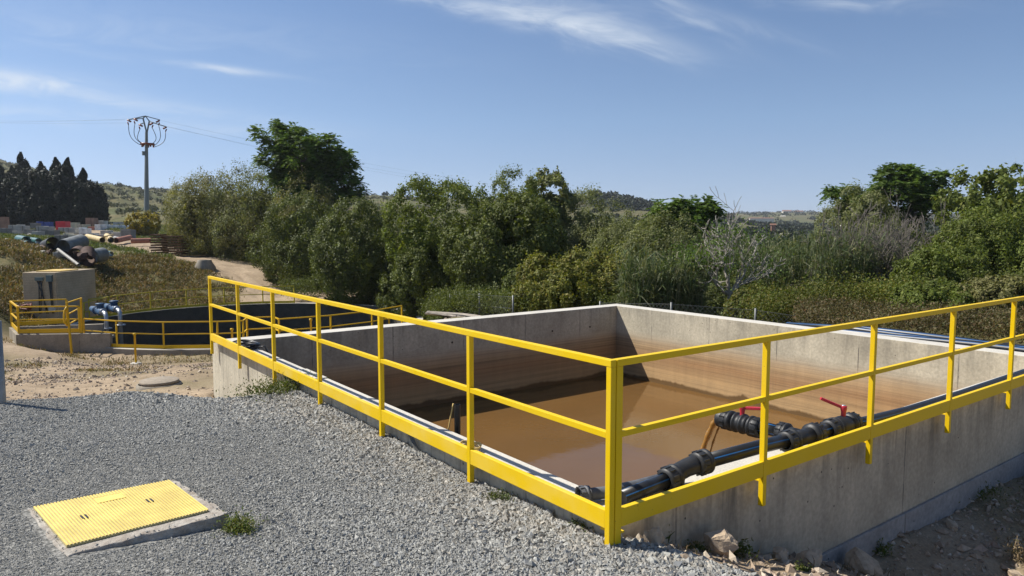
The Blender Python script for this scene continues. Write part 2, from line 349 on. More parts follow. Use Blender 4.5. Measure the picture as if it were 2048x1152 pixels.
def mat_stone(name, cols, r=.85, bump=.4):
    q = NM(name); rn = q.rnd(); p = q.pos(); n = q.noise(p, 30, 3)
    c = q.ramp(rn, [(i/(len(cols)-1), c) for i, c in enumerate(cols)]); c = q.mix(.5, c, q.ramp(n, [(.3, .6), (.7, 1.3)]), 'MULTIPLY')
    q.col(c).rough(r).nrm(q.bump(q.noise(p, 90, 3), bump, .004)); return q.m
def mat_leaf(name, cols, trans=.28, var=.35, scale=.9, rough=.6):
    q = NM(name); rn = q.rnd(); n = q.noise(q.pos(), scale, 3)
    c = q.ramp(rn, [(i/max(1, len(cols)-1), c) for i, c in enumerate(cols)])
    c = q.mix(1, c, q.ramp(n, [(.3, (1-var)), (.7, (1+var*.6))]), 'MULTIPLY')
    q.col(c).rough(rough).set(**{'Specular_IOR_Level': .25})
    t = q.n.new('ShaderNodeBsdfTranslucent'); q.link(q.mix(1, c, (1.25,1.3,.5), 'MULTIPLY'), t.inputs[0]); ms = q.n.new('ShaderNodeMixShader'); ms.inputs[0].default_value = trans
    q.link(q.b.outputs[0], ms.inputs[1]); q.link(t.outputs[0], ms.inputs[2]); q.link(ms.outputs[0], q.out.inputs[0]); return q.m
def mat_ground():
    q = NM('ground_soil'); p = q.pos(); at_ = q.n.new('ShaderNodeAttribute'); at_.attribute_name = 'zones'; r, g, b = q.sep(at_.outputs['Color'])
    n1 = q.noise(p, .55, 6, .6); n2 = q.noise(p, 6, 6, .65); n3 = q.noise(p, 45, 4, .6); v = q.voro(p, 55, 'F1', 'Color'); vd = q.voro(p, 55)
    dirt = q.mix(q.ramp(n1, [(.35, 0.0), (.65, 1.0)]), (.39,.30,.205), (.28,.21,.14)); dirt = q.mix(.6, dirt, q.ramp(n2, [(.3, .62), (.7, 1.25)]), 'MULTIPLY'); dirt = q.mix(.55, dirt, q.ramp(n3, [(.3, .6), (.72, 1.35)]), 'MULTIPLY')
    gr = q.mix(q.sep(v)[0], (.16,.16,.15), (.40,.39,.36)); gr = q.mix(.7, gr, q.ramp(vd, [(.0, 1.15), (.7, .35)]), 'MULTIPLY')
    grass = q.mix(q.ramp(n2, [(.35, 0.0), (.62, 1.0)]), (.15,.115,.05), (.075,.085,.025)); grass = q.mix(.7, grass, q.ramp(n3, [(.3, .45), (.7, 1.45)]), 'MULTIPLY')
    # far slopes: dry grass with low scrub in spots
    nh = q.noise(q.mapping(p, (1,1,2)), .045, 6, .6); nh2 = q.noise(p, .35, 5, .7); vs = q.voro(p, .22)
    hill = q.mix(q.ramp(nh, [(.38, 0.0), (.62, 1.0)]), (.145,.125,.06), (.085,.095,.036)); hill = q.mix(.8, hill, q.ramp(nh2, [(.32, .5), (.68, 1.35)]), 'MULTIPLY')
    hill = q.mix(q.ramp(vs, [(.16, .75), (.34, 0.0)]), hill, (.035,.05,.02))
    c = q.mix(g, dirt, grass); c = q.mix(b, c, hill); c = q.mix(r, c, gr)
    q.col(c).rough(.95).set(**{'Specular_IOR_Level': .15}); q.nrm(q.bump(n3, .6, .015, q.bump(n2, .5, .06))); return q.m
def mat_water(name, c, rough=.06, rip=.03, sc=6):
    q = NM(name); p = q.pos(); n = q.noise(p, sc, 3, .5, .4); n1 = q.noise(p, .5, 3)
    q.col(q.mix(q.ramp(n1, [(.35, 0.0), (.65, 1.0)]), c, tuple(k*.86 for k in c))).rough(rough).set(IOR=1.33); q.nrm(q.bump(n, rip, .05)); return q.m

CONC_IN = mat_concrete('tank_inner_concrete', (0.531,0.471,0.357), (0.319,0.276,0.205), stain=True, streak=.8, axis='x')
CONC_INY = mat_concrete('tank_inner_concrete_side', (0.566,0.506,0.383), (0.342,0.305,0.231), stain=True, streak=.8, axis='y', joff=.02)
CONC_OUTX = mat_concrete('tank_outer_concrete', (0.550,0.481,0.363), (0.346,0.300,0.226), streak=1.15, axis='x', joints=3.16, joff=-.6)
CONC_OUTY = mat_concrete('tank_outer_concrete_side', (0.572,0.524,0.410), (0.363,0.329,0.260), streak=.7, axis='y', joints=.84, joff=.02, boards=('y', .21), holes=True)
CAPM = mat_cap()
CONC = mat_concrete('old_concrete', (.36,.32,.255), (.21,.185,.15), streak=0, joints=40)
CONC_B = mat_concrete('board_marked_concrete', (.56,.44,.29), (.42,.32,.20), streak=0, joints=40, boards=('z', .12), holes=False)
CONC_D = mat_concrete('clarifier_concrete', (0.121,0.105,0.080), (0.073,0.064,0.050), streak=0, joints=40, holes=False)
GROUND = mat_ground()

# ------------------------------------------------------------------ ground sheet
def axis_grid(lo, hi, dens, far_lo, far_hi, growth=1.05):
    core = list(np.arange(lo, hi+1e-6, dens)); a = []; s = dens; v = lo
    while v > far_lo: s *= growth; v -= s; a.append(v)
    b = []; s = dens; v = core[-1]
    while v < far_hi: s *= growth; v += s; b.append(v)
    return np.array(a[::-1]+core+b)
def build_ground():
    gx = axis_grid(-7, 19, .11, -1800, 3600, 1.035); gy = axis_grid(-3.5, 12.5, .11, -200, 3600, 1.022)
    X, Yg = np.meshgrid(gx, gy); x = X.ravel(); y = Yg.ravel(); z = ground(x, y)
    z = np.where((x > .03) & (x < 9.02) & (y > .03) & (y < 8.93), -2.4, z)
    z = np.where(np.hypot(x-TC[0], y-TC[1]) < TR+.12, -6.5, z)
    nx, ny = len(gx), len(gy); i = np.arange(nx*ny).reshape(ny, nx)
    Fq = np.stack([i[:-1,:-1], i[:-1,1:], i[1:,1:], i[1:,:-1]], -1).reshape(-1, 4)
    me = np_mesh('ground', np.stack([x, y, z], 1), Fq, GROUND, smooth=True)
    D = np.maximum((x-CAM[0])*SY+(y-CAM[1])*CY, .5); L = (x-CAM[0])*CY-(y-CAM[1])*SY; px = 1024+F*L/D
    sb, sr = pad_s(x, y); nn = fbm(x*2.2, y*2.2, 71)
    gravel = sstep(-.25, .05, np.minimum(sb+nn*.5, np.where(y > .4, 9, sr+nn*.25)))*(x < .4)
    grass = sstep(-.05, .25, fbm(x*.33, y*.33, 55)+.02*(D > 20))*.55
    emb = (D > 26)*sstep(470, 380, px-(D-40)*7); grass = np.maximum(grass*(D < 60), .9*emb*sstep(25, 31, D))
    # dirt track running down from the yard past the trees
    tr = np.abs(px-np.interp(D, [38, 42, 47, 51, 56, 65, 75, 110], [830, 720, 600, 505, 440, 345, 270, 120]))/F*D
    track = 1-sstep(2.2, 4.2, tr+fbm(x*.8, y*.8, 3)*1.5); track *= (D > 36)&(D < 100)
    # yard: grass and dirt mixed
    grass = np.where(D > 55, np.maximum(grass, .55+.6*fbm(x*.15, y*.15, 8)), grass); grass = grass*(1-track)
    wood = ((px > 540) & (D > 20))*1.0; wood = np.maximum(wood*sstep(600, 760, px), (px > 880)*(D > 18.5)*1.0); grass = np.maximum(grass, wood*.9*(1-track))
    grass = np.maximum(grass, sstep(10.1, 10.6, x)*(y < 14)*(D > 11)*.95)
    far = sstep(110, 170, D)
    zc = np.stack([gravel, np.clip(grass, 0, 1), far, np.ones_like(far)], 1).astype(np.float32)
    at_ = me.color_attributes.new('zones', 'FLOAT_COLOR', 'POINT'); at_.data.foreach_set('color', zc.ravel())
    tag(link('ground', me), 'bare earth, grass and grey gravel ground rising to low hills', 'ground', kind='structure')
build_ground()

# ------------------------------------------------------------------ stones and blades
OCT = np.array([(1,0,0),(-1,0,0),(0,1,0),(0,-1,0),(0,0,1),(0,0,-1)], float)
OF = np.array([(0,2,4),(2,1,4),(1,3,4),(3,0,4),(2,0,5),(1,2,5),(3,1,5),(0,3,5)])
def stones(rng, P, size, flat=(.35, .8), jag=.35):
    n = len(P); V = OCT[None]*(1+rng.uniform(-jag, jag, (n, 6, 1)))+rng.uniform(-.22, .22, (n, 6, 3))
    S = np.stack([size*rng.uniform(.7, 1.3, n), size*rng.uniform(.45, .9, n), size*rng.uniform(*flat, n)], 1)[:, None]
    V = V*S; th = rng.uniform(0, 6.283, n); c, s = np.cos(th)[:, None], np.sin(th)[:, None]; ph = rng.normal(0, .35, n); c2, s2 = np.cos(ph)[:, None], np.sin(ph)[:, None]
    x, y, z = V[..., 0], V[..., 1], V[..., 2]; x, z = x*c2-z*s2, x*s2+z*c2; x, y = x*c-y*s, x*s+y*c
    V = np.stack([x, y, z], -1)+P[:, None]; Fq = OF[None]+np.arange(n)[:, None, None]*6
    return V.reshape(-1, 3), Fq.reshape(-1, 3)
GRAV = mat_stone('slate_gravel', [(0.192,0.192,0.180),(0.259,0.261,0.245),(0.288,0.283,0.261),(0.312,0.307,0.280),(0.341,0.336,0.304),(0.250,0.254,0.252),(0.384,0.374,0.337)])
GRAVL = mat_stone('pale_gravel', [(0.202,0.191,0.168),(0.290,0.270,0.232),(0.352,0.326,0.280),(0.255,0.239,0.206),(0.405,0.378,0.327)])
PEB = mat_stone('tan_pebbles', [(.31,.235,.165),(.42,.33,.24),(.25,.19,.135),(.52,.45,.35),(.34,.25,.185),(.21,.17,.13)])
ROCK = mat_stone('limestone_rock', [(.38,.28,.19),(.46,.36,.25),(.30,.22,.16)], .9, .8)
def scatter(rng, n, x0, x1, y0, y1): return rng.uniform(x0, x1, n), rng.uniform(y0, y1, n)
def in_view(x, y, m=120, dmin=2.2):
    D = (x-CAM[0])*SY+(y-CAM[1])*CY; L = (x-CAM[0])*CY-(y-CAM[1])*SY; px = 1024+F*L/np.maximum(D, .1)
    return (D > dmin) & (px > -m-250/np.maximum(D, 1)) & (px < 2048+m+250/np.maximum(D, 1))
def build_gravel():
    rng = np.random.default_rng(4)
    x, y = scatter(rng, 800000, -5.2, 1.2, -2.6, 7.0); k = in_view(x, y, 200, 2.6); x, y = x[k], y[k]
    sb, sr = pad_s(x, y); nn = fbm(x*2.2, y*2.2, 71)
    ok = (np.minimum(sb+.18+nn*.5, np.where(y > .0, 9, sr+.05+nn*.25)) > rng.uniform(-.18, .06, len(x))) & ((x < -.004) | (y < -.0)); ok &= ~((x > -.01) & (y > -.005))
    D = np.hypot(x-CAM[0], y-CAM[1]); ok &= rng.uniform(0, 1, len(x)) < np.clip((6.5/np.maximum(D, 1))**1.1, .25, 1)
    cut = SLAB_IN(x, y); ok &= ~cut
    x, y, D = x[ok], y[ok], D[ok]
    dw = np.minimum(np.abs(x), 9.0)+np.where(y < 0, np.hypot(x, y)-np.abs(x), 0); coarse = 1-sstep(.25, 1.15, dw+fbm(x*1.2, y*1.2, 9)*1.3)
    size = rng.gamma(4, .00172, len(x))*(1+.75*coarse)*(1-.28*sstep(1.1, 2.2, dw))*np.clip(D/6.0, .85, 1.5)*(1+1.1*fbm(x*.7, y*.7, 44)); size = np.clip(size, .0035, .032)
    z = ground(x, y)+rng.uniform(-.2, .7, len(x))*size*.6+.002
    for i in range(4):
        (ax, ay), (bx, by) = SLABC[i], SLABC[(i+1) % 4]; m = 26; tt = rng.uniform(0, 1, m); mx, my = -2.31, 1.72; xx = ax+(bx-ax)*tt; yy = ay+(by-ay)*tt; k = rng.uniform(.03, .10, m); x = np.r_[x, xx+(mx-xx)*k]; y = np.r_[y, yy+(my-yy)*k]; z = np.r_[z, np.full(m, .069)]; size = np.r_[size, rng.uniform(.004, .010, m)]; coarse = np.r_[coarse, np.zeros(m)]
    P = np.stack([x, y, z], 1); pale = rng.uniform(0, 1, len(x)) < coarse*.5
    V, Fq = stones(rng, P, size); me = np_mesh('gravel', V, Fq, [GRAV, GRAVL], np.repeat(pale.astype(int), 8)); tag(link('gravel', me), 'blue grey crushed stone gravel covering the level pad beside the tank', 'gravel', kind='stuff')
SLABC = [(-2.80, 2.13), (-1.97, 2.17), (-1.82, 1.32), (-2.68, 1.24)]
def SLAB_IN(x, y):
    r = np.ones(len(x), bool); n = 4
    for i in range(4):
        (ax, ay), (bx, by) = SLABC[i], SLABC[(i+1) % 4]; r &= ((bx-ax)*(y-ay)-(by-ay)*(x-ax)) < .02
    return r
build_gravel()
def build_pebbles():
    rng = np.random.default_rng(7)
    x, y = scatter(rng, 60000, -8, 9, 5.6, 24); D = np.hypot(x-CAM[0], y-CAM[1]); k = in_view(x, y) & ~((x > -.05) & (x < 9.2) & (y < 9.1)) & (rng.uniform(0, 1, len(x)) < np.clip(.25+1.9*fbm(x*.7, y*.7, 90)+(.5 if False else 0)*1, .04, 1)) & (np.hypot(x-TC[0], y-TC[1]) > TR+.4)
    k &= ~((pad_s(x, y)[0] > -.3)&(x < 0)); x, y = x[k], y[k]; D = D[k]; s = rng.gamma(3, .0065, len(x))*np.clip(D/14, .8, 1.5); s = np.clip(s, .008, .06)
    x2, y2 = scatter(rng, 15000, -.1, 10, -3.4, .0); sb, sr = pad_s(x2, y2); k = in_view(x2, y2) & (sr < .12) & (y2 < -.01); x2, y2 = x2[k], y2[k]; s2 = np.clip(rng.gamma(1.5, .010, len(x2)), .005, .055)
    X = np.r_[x, x2]; Yy = np.r_[y, y2]; S = np.r_[s, s2]; P = np.stack([X, Yy, ground(X, Yy)+S*.15], 1)
    V, Fq = stones(rng, P, S, (.5, .9)); me = np_mesh('pebbles', V, Fq, PEB); tag(link('pebbles', me), 'tan pebbles and small stones strewn over the bare earth', 'pebbles', kind='stuff')
build_pebbles()
def blades(rng, P, L, W, lean=.5, n_seg=1, droop=0.0):
    """each blade a narrow bent quad pair standing at P"""
    n = len(P); th = rng.uniform(0, 6.283, n); le = np.abs(rng.normal(0, lean, n)); d = np.stack([np.cos(th)*np.sin(le), np.sin(th)*np.sin(le), np.cos(le)], 1)
    ph = rng.uniform(0, 6.283, n); sd = np.stack([np.cos(ph), np.sin(ph), np.zeros(n)], 1)*W[:, None]/2
    h = np.stack([np.cos(th), np.sin(th), np.zeros(n)], 1); A = P; B = P+d*(L*.55)[:, None]; C = B+(d+h*droop*1.2-np.array([0,0,1])*droop)*(L*.45)[:, None]
    V = np.stack([A-sd*.6, A+sd*.6, B+sd, B-sd, C], 1).reshape(-1, 3); b = np.arange(n)*5
    Fq = np.stack([np.stack([b, b+1, b+2, b+3], 1), np.stack([b+3, b+2, b+4, b+4], 1)], 1).reshape(-1, 4)
    return V, Fq
def blade_mesh(name, V, Fq, mat):
    # quads and triangles: the tip triangle is written as a quad with a nearly coincident 4th corner
    q = Fq.copy(); tip = q[:, 2] == q[:, 3]; V2 = V.copy()
    n = len(V)//5; extra = V.reshape(-1, 5, 3)[:, 4]+(V.reshape(-1, 5, 3)[:, 3]-V.reshape(-1, 5, 3)[:, 2])*.12
    V3 = np.concatenate([V.reshape(-1, 5, 3), extra[:, None]], 1).reshape(-1, 3); b = np.arange(n)*6
    q = np.stack([np.stack([b, b+1, b+2, b+3], 1), np.stack([b+3, b+2, b+4, b+5], 1)], 1).reshape(-1, 4)
    return np_mesh(name, V3, q, mat)
WEED = mat_leaf('dry_weed', [(0.244,0.139,0.067),(0.163,0.124,0.048),(0.114,0.124,0.037),(0.357,0.218,0.114),(0.090,0.109,0.030),(0.211,0.146,0.060)], .2, .45, .8)
GRASSM = mat_leaf('green_grass', [(.07,.11,.025),(.11,.14,.035),(.16,.15,.055),(.05,.09,.02)], .3, .4, .6)
STRAW = mat_leaf('dry_straw', [(.34,.26,.15),(.24,.17,.10),(.14,.10,.06),(.10,.10,.04)], .2)
def tufts(rng, x, y, per, L, W, lean, name, mat, label, cat, spread=.12, droop=.3):
    n = len(x); X = np.repeat(x, per)+rng.normal(0, spread, n*per); Yy = np.repeat(y, per)+rng.normal(0, spread, n*per); Z = np.repeat(ground(x, y), per)-.02
    Ls = np.repeat(rng.uniform(.6, 1.3, n), per)*L*rng.uniform(.5, 1.1, n*per); V, Fq = blades(rng, np.stack([X, Yy, Z], 1), Ls, np.full(n*per, W)*rng.uniform(.6, 1.4, n*per), lean, droop=droop)
    me = blade_mesh(name, V, Fq, mat); return tag(link(name, me), label, cat, kind='stuff')
def polar(rng, n, px0, px1, D0, D1):
    px = rng.uniform(px0, px1, n); D = np.sqrt(rng.uniform(D0**2, D1**2, n)); lat = (px-1024)/F*D
    return CAM[0]+D*SY+lat*CY, CAM[1]+D*CY-lat*SY, px, D
def keep_out(x, y, m=.3): return ((x > -.25) & (x < 9.25) & (y > -.2) & (y < 9.2)) | (np.hypot(x-TC[0], y-TC[1]) < TR+m)
def build_ground_cover():
    rng = np.random.default_rng(12)
    # embankment behind the round tank and mound at the left
    x, y, px, D = polar(rng, 26000, -60, 560, 31, 54); m = fbm(x*.5, y*.5, 61); tr = np.abs(px-np.interp(D, [38, 42, 47, 51, 56, 65], [830, 720, 600, 505, 440, 345]))/F*D
    k = (~keep_out(x, y, .7)) & (tr > 3.0) & (m > -.15) & (px < 470+ (D-44)*3); x, y = x[k], y[k]
    tufts(rng, x, y, 7, .26, .045, .95, 'dry_weeds', WEED, 'brown and olive dried weeds covering the embankment behind the round tank', 'weeds', .2)
    x, y, px, D = polar(rng, 3000, -40, 440, 15, 30); m = fbm(x*.45, y*.45, 62)
    k = (~keep_out(x, y, .25)) & (m > .15); x, y = x[k], y[k]
    tufts(rng, x, y, 8, .14, .02, .9, 'low_weeds', WEED, 'sparse low weeds on the bare earth before the round tank', 'weeds', .12)
    x, y, px, D = polar(rng, 20000, -60, 760, 52, 120); tr = np.abs(px-np.interp(D, [38, 42, 47, 51, 56, 65, 75, 110], [830, 720, 600, 505, 440, 345, 270, 120]))/F*D; m = fbm(x*.12, y*.12, 63)
    k = (tr > 3.4) & (m > -.12); x, y = x[k], y[k]
    tufts(rng, x, y, 7, .4, .07, .6, 'yard_grass', GRASSM, 'green and straw coloured grass between the track and the storage yard', 'grass', .3)
    # beside the tank at the right, in the shade
    x, y = scatter(rng, 2600, .15, 10, -3.3, -.02); sb, sr = pad_s(x, y); k = (sr < .0) & (fbm(x*1.5, y*1.5, 64) > .0); x, y = x[k], y[k]
    tufts(rng, x, y, 4, .085, .006, 1.25, 'dry_litter', STRAW, 'dry stalks and litter on the soil below the shaded tank wall', 'dry litter', .07)
build_ground_cover()

# ------------------------------------------------------------------ square tank
WT, LX, LY, TH = -.043, 9.07, 8.99, .342
def build_tank():
    t = thing('settling_tank', 'large square open concrete tank half full of brown water', 'tank', (0, 0, 0))
    def wall(x0, x1, y0, y1, inner, outer, nm='wall'):
        # side faces get the stained concrete inside and the streaked concrete outside; the top is bare mortar
        b = MB(); zt, zb = WT-.004, -2.5
        N = 44
        b.box(x0, x1, y0, y1, zb, zt)
        me = b
        ob = b.build(nm, [CONC_OUTX, CAPM, CONC_IN, CONC_INY, CONC_OUTY], t)
        for p in ob.data.polygons:
            n = p.normal
            if abs(n.z) > .5: p.material_index = 1
            else:
                c = p.center; ins = (0.2 < c.x < 8.9 and .2 < c.y < 8.8)
                ax = abs(n.x) > .5
                p.material_index = (3 if ax else 2) if ins else (4 if ax else 0)
        bm = ob.modifiers.new('bevel', 'BEVEL'); bm.width = .008; bm.segments = 2
        return ob
    wall(0, LX, 0, TH, 0, 0); wall(0, TH, TH, LY-TH, 0, 0); wall(0, LX, LY-TH, LY, 0, 0); wall(LX-TH, LX, TH, LY-TH, 0, 0)
    MB().box(TH, LX-TH, TH, LY-TH, -2.5, -2.3).build('floor', CONC, t)
    f = MB().box(-.025, LX+.3, -.03, -.001, -1.6, -.87); f.build('footing', mat_concrete('footing_concrete', (.34,.33,.32), (.25,.24,.23), streak=0, joints=3.16, joff=-.6), t, bevel=.006)
    # mortar patch left on the top of the left wall
    MB().box(.03, .33, 5.1, 5.75, WT-.003, WT+.012).build('mortar_patch', CAPM, t, bevel=.006)
    # rust streaks and old tie-bar holes inside
    th = mat_simple('rusty_hole', (.05,.03,.02), .9)
    for x in (4.3, 6.81, 7.9): MB().lathe((x, LY-TH-.001, -.46), (0,-1,0), [(0,.022),(.004,.022),(.002,.012),(.001,.0)], 10).build('tie_hole', th, t)
    w = MB().add([(TH-.01,TH-.01,-1.62),(LX-TH+.01,TH-.01,-1.62),(LX-TH+.01,LY-TH+.01,-1.62),(TH-.01,LY-TH+.01,-1.62)], [(0,1,2,3)])
    tag(w.build('water', mat_water('muddy_water', (.150,.080,.027), .05, .04, 5)), 'still muddy brown water inside the square tank', 'water', kind='structure')
build_tank()

# ------------------------------------------------------------------ yellow railings of the square tank
PH = 1.0; KT = .1105; MT = .575
def rail_side(axis, n, sp, label, start, end, corner):
    t = thing('railing', label, 'railing', (0, 0, 0), 'yellow railings of the square tank')
    def P(u0, u1, v0, v1, z0, z1, b):     # u along the rail, v across (outer face at -.1)
        return b.box(u0, u1, v0, v1, z0, z1) if axis == 'x' else b.box(v0, v1, u0, u1, z0, z1)
    posts = []
    for i in range(n):
        u = i*sp-.1; w = .040
        if axis == 'y': u += .010
        if i == 0: u, w = corner
        posts.append((u, u+w)); b = MB(); P(u, u+w, -.102, -.062, -.215 if i else -.13, PH-.040, b); b.build('post', Y, t, bevel=.003)
        # bracket plates carrying the post on the wall
        b = MB(); P(u+.006, u+w-.006, -.0615, .03, WT, WT+.008, b); b.build('bracket', Y, t)
    a, e = posts[0][0], posts[-1][1]+end
    b = MB(); P(a, e, -.104, -.060, PH-.040, PH, b); b.build('top_rail', Y, t, bevel=.003)
    for i in range(n-1 if not end else n):
        u0 = posts[i][1]+.0005; u1 = posts[i+1][0]-.0005 if i+1 < n else e
        b = MB(); P(u0, u1, -.100, -.064, MT-.036, MT, b); b.build('mid_rail', Y, t, bevel=.002)
        b = MB(); P(u0, u1, -.100, -.064, 0, KT, b); b.build('kickboard', YK if axis == 'y' else Y, t, bevel=.003)
    return t
rail_side('y', 7, 1.455, 'yellow steel railing with kickboard along the gravel side of the tank', 0, 0, (-.098, .040))
rail_side('x', 7, 1.503, 'yellow steel railing with kickboard along the shaded side wall beside the black pipe', 0, .9, (-.058, .050))

# ------------------------------------------------------------------ black pipework on the tank wall
BLK = mat_simple('black_polyethylene', (.014,.015,.017), .38, 0, .4, 20); BLK2 = mat_simple('black_fitting', (.019,.020,.022), .5, 0, .4, 30, .15)
BLUE = mat_simple('blue_pipe_stripe', (.02,.13,.36), .4); RED = mat_simple('red_handle_plastic', (.50,.025,.045), .4, 0, .2); GREYP = mat_simple('grey_dusty_hose', (.11,.115,.125), .6, 0, .4, 20)
CHR = mat_simple('dull_cap_metal', (.5,.55,.6), .35, .6)
def coupling(b, c, d, R=.079, L=.12, ribs=12):
    """threaded compression nut: waisted barrel with raised ribs"""
    c = Vector(c); d = Vector(d).normalized()
    b.lathe(c-d*L/2, d, [(-.004,.056),(0,R*.86),(.012,R*.97),(L*.42,R),(L*.5,R*1.02),(L*.58,R*.93),(L*.66,R*.93),(L*.7,R*1.06),(L*.86,R*1.06),(L*.92,R*.93),(L,R*.85),(L+.004,.056)], 28)
    ref = Vector((0,0,1)); sd = d.cross(ref).normalized(); up = sd.cross(d)
    for k in range(ribs):
        a = 2*math.pi*k/ribs; o = (sd*math.cos(a)+up*math.sin(a)); b.beam(c-d*L*.42+o*R*.99, c+d*L*.02+o*R*.99, .010, .010)
def stripe_pipe(name, pts, r, par, n=40):
    return MB().tube(pts, r, n, 0, True, ((3, 12, 22, 33), 1)).build(name, [BLK, BLUE], par)
def handle(par, c, d, up_h, length=.17):
    c = Vector(c); d = Vector(d).normalized(); b = MB()
    b.lathe(c, (0,0,1), [(0,.020),(up_h,.020),(up_h+.03,.027),(up_h+.055,.027),(up_h+.056,0)], 16)
    b.beam(c+Vector((0,0,up_h+.035)), c+d*length+Vector((0,0,up_h+.05)), .030, .024); o = b.build('handle', RED, par, bevel=.004)
    MB().lathe(c+Vector((0,0,up_h+.0565)), (0,0,1), [(0,.016),(.004,.016),(.004,0)], 14).build('cap', CHR, par)
def build_pipework():
    t = thing('pipework', 'black plastic pipe with couplings and red valve handles running along the tank wall', 'pipe', (1.0, .2, WT))
    R = .052; zc = WT+.105
    A = Vector((.30, .20, WT+.055)); B = Vector((.80, .215, WT+.075)); C = Vector((.97, .20, WT+.115)); Dd = Vector((1.75, .145, zc+.035)); E = Vector((2.35, .13, zc+.015))
    stripe_pipe('lower_pipe', [A, B], R*.92, t)
    b = MB(); m = Vector((.93, .235, WT+.10)); b.tube([B-Vector((.02,0,0)), B+Vector((.05,.004,.0)), m-Vector((.03,0,0.008)), m+Vector((.035,-.012,.012)), m+Vector((.085,-.035,.028)), Vector((1.06,.185,WT+.135))], [.062,.066,.064,.064,.066,.064], 24)
    coupling(b, B-Vector((.01,0,0)), B-A, .084, .12); coupling(b, Vector((1.08,.182,WT+.138)), Dd-C, .084, .12); b.build('elbow', BLK2, t)
    stripe_pipe('main_pipe', [Vector((1.10,.18,WT+.138)), Dd, E], R, t)
    tee = Vector((2.26, .128, zc+.015)); b = MB(); b.tube([tee-Vector((.14,-.004,0)), tee+Vector((.14,-.004,0))], .064, 24); coupling(b, tee-Vector((.17,-.005,-.001)), (1,0,0), .086, .12); coupling(b, tee+Vector((.17,-.004,0)), (-1,0,0), .086, .12)
    b.tube([tee, tee+Vector((0,.17,.0))], .062, 24); coupling(b, tee+Vector((0,.16,0)), (0,-1,0), .082, .10); b.build('tee', BLK2, t)
    br = Vector((0, 1, 0)); p0 = tee+br*.2; p1 = tee+br*.42
    MB().tube([p0, p1], R, 40, 0, True, ((3, 12, 22, 33), 1)).build('branch_pipe', [BLK, BLUE], t)
    b = MB(); v = tee+br*.56+Vector((0,0,-.012))
    coupling(b, v-br*.13, br, .084, .11); b.lathe(v-br*.07, br, [(0,.06),(0,.072),(.02,.078),(.04,.078),(.045,.088),(.06,.088),(.065,.076),(.11,.076),(.115,.088),(.13,.088),(.135,.072),(.15,.06)], 28)
    coupling(b, v+br*.14, br*-1, .084, .11); b.lathe(v+br*.18, br, [(0,.078),(.045,.080),(.055,.076),(.055,.056),(.0,.052)], 28); b.build('branch_valve', BLK2, t)
    handle(t, v+Vector((0,0,.075)), Vector((.45,-1,0)), .028, .19)
    # second valve on the main line
    q = Vector((2.86, .125, zc+.01)); b = MB(); coupling(b, q-Vector((.16,0,0)), (1,0,0), .086, .12); coupling(b, q+Vector((.15,0,0)), (-1,0,0), .086, .12)
    b.lathe(q-Vector((.09,0,0)), (1,0,0), [(0,.06),(0,.076),(.03,.082),(.08,.084),(.10,.084),(.15,.080),(.18,.074),(.18,.06)], 28); b.build('main_valve', BLK2, t)
    handle(t, q+Vector((.02,0,.08)), Vector((-.75,.75,.35)), .035, .20)
    stripe_pipe('main_pipe', [E, q-Vector((.1,0,0))], R, t)
    pts = [q+Vector((.1,0,0)), Vector((3.2,.115,zc-.02)), Vector((4.0,.105,zc-.045)), Vector((5.2,.10,zc-.052)), Vector((6.8,.12,zc-.052)), Vector((9.0,.15,zc-.052)), Vector((11.5,.2,zc-.08))]
    stripe_pipe('main_pipe', pts, R, t)
    # thinner grey hose behind the elbow and its end piece at the inner corner
    h = thing('drain_hose', 'dusty grey hose lying behind the elbow and ending at the tank corner', 'hose', (.4,.3,WT))
    MB().tube([(.14,.40,WT+.05),(.3,.335,WT+.05),(.55,.29,WT+.055),(.82,.268,WT+.06)], .04, 20).build('hose', GREYP, h)
    b = MB(); coupling(b, (.15,.397,WT+.05), (1,-.35,0), .055, .07, 10); b.build('hose_end', GREYP, h)
    # pouring water
    W = NM('pouring_water'); W.col((.40,.20,.05)).rough(.08).set(IOR=1.33, Transmission_Weight=.35); W.nrm(W.bump(W.noise(W.pos(), 30, 3), .5, .01))
    o = v+br*.225; b = MB(); V = []; rr = random.Random(5)
    n = 26; path = []
    for i in range(n): s = i/(n-1); path.append(o+Vector((-.01+.02*math.sin(s*9), .02+.34*s, -.02-1.6*s*s-.04*s)))
    rad = [.030-.014*i/(n-1)+.004*math.sin(i*1.9) for i in range(n)]; b.tube(path, rad, 10, 0, True)
    p2 = [p+Vector((.035+.010*i/n, -.035-.05*i/n, -.004)) for i, p in enumerate(path)]; b.tube(p2, [.010+.003*math.sin(i*2.3) for i in range(n)], 6)
    ob = b.build('water_stream', W.m); tag(ob, 'brown water pouring from the open end of the branch pipe', 'water stream')
build_pipework()
# bundle of black pipes behind the far wall
def build_bundle():
    for j, (x0, lab, dz, r) in enumerate([(9.62, 'black pipe with blue stripes nearest the far wall', 0, .06), (9.80, 'black pipe with blue stripes in the middle of the row behind the far wall', .02, .06), (9.99, 'black pipe with blue stripes outermost in the row behind the far wall', .01, .065)]):
        pts = []
        for k in range(16):
            y = -2.5+k*.52; s = max(0, y-3.9); x = x0+.05*math.sin(y*.9+j)+s*s*(.16+.1*j); pts.append((x, y, -.145+dz+r*.2+.02*math.sin(y*1.3+j*2)-s*.10))
        tag(MB().tube(pts, r, 40, 0, True, ((6, 14, 26, 34), 1)).build('black_pipe', [BLK, BLUE]), lab, 'pipe', 'black pipes behind the far wall')
build_bundle()
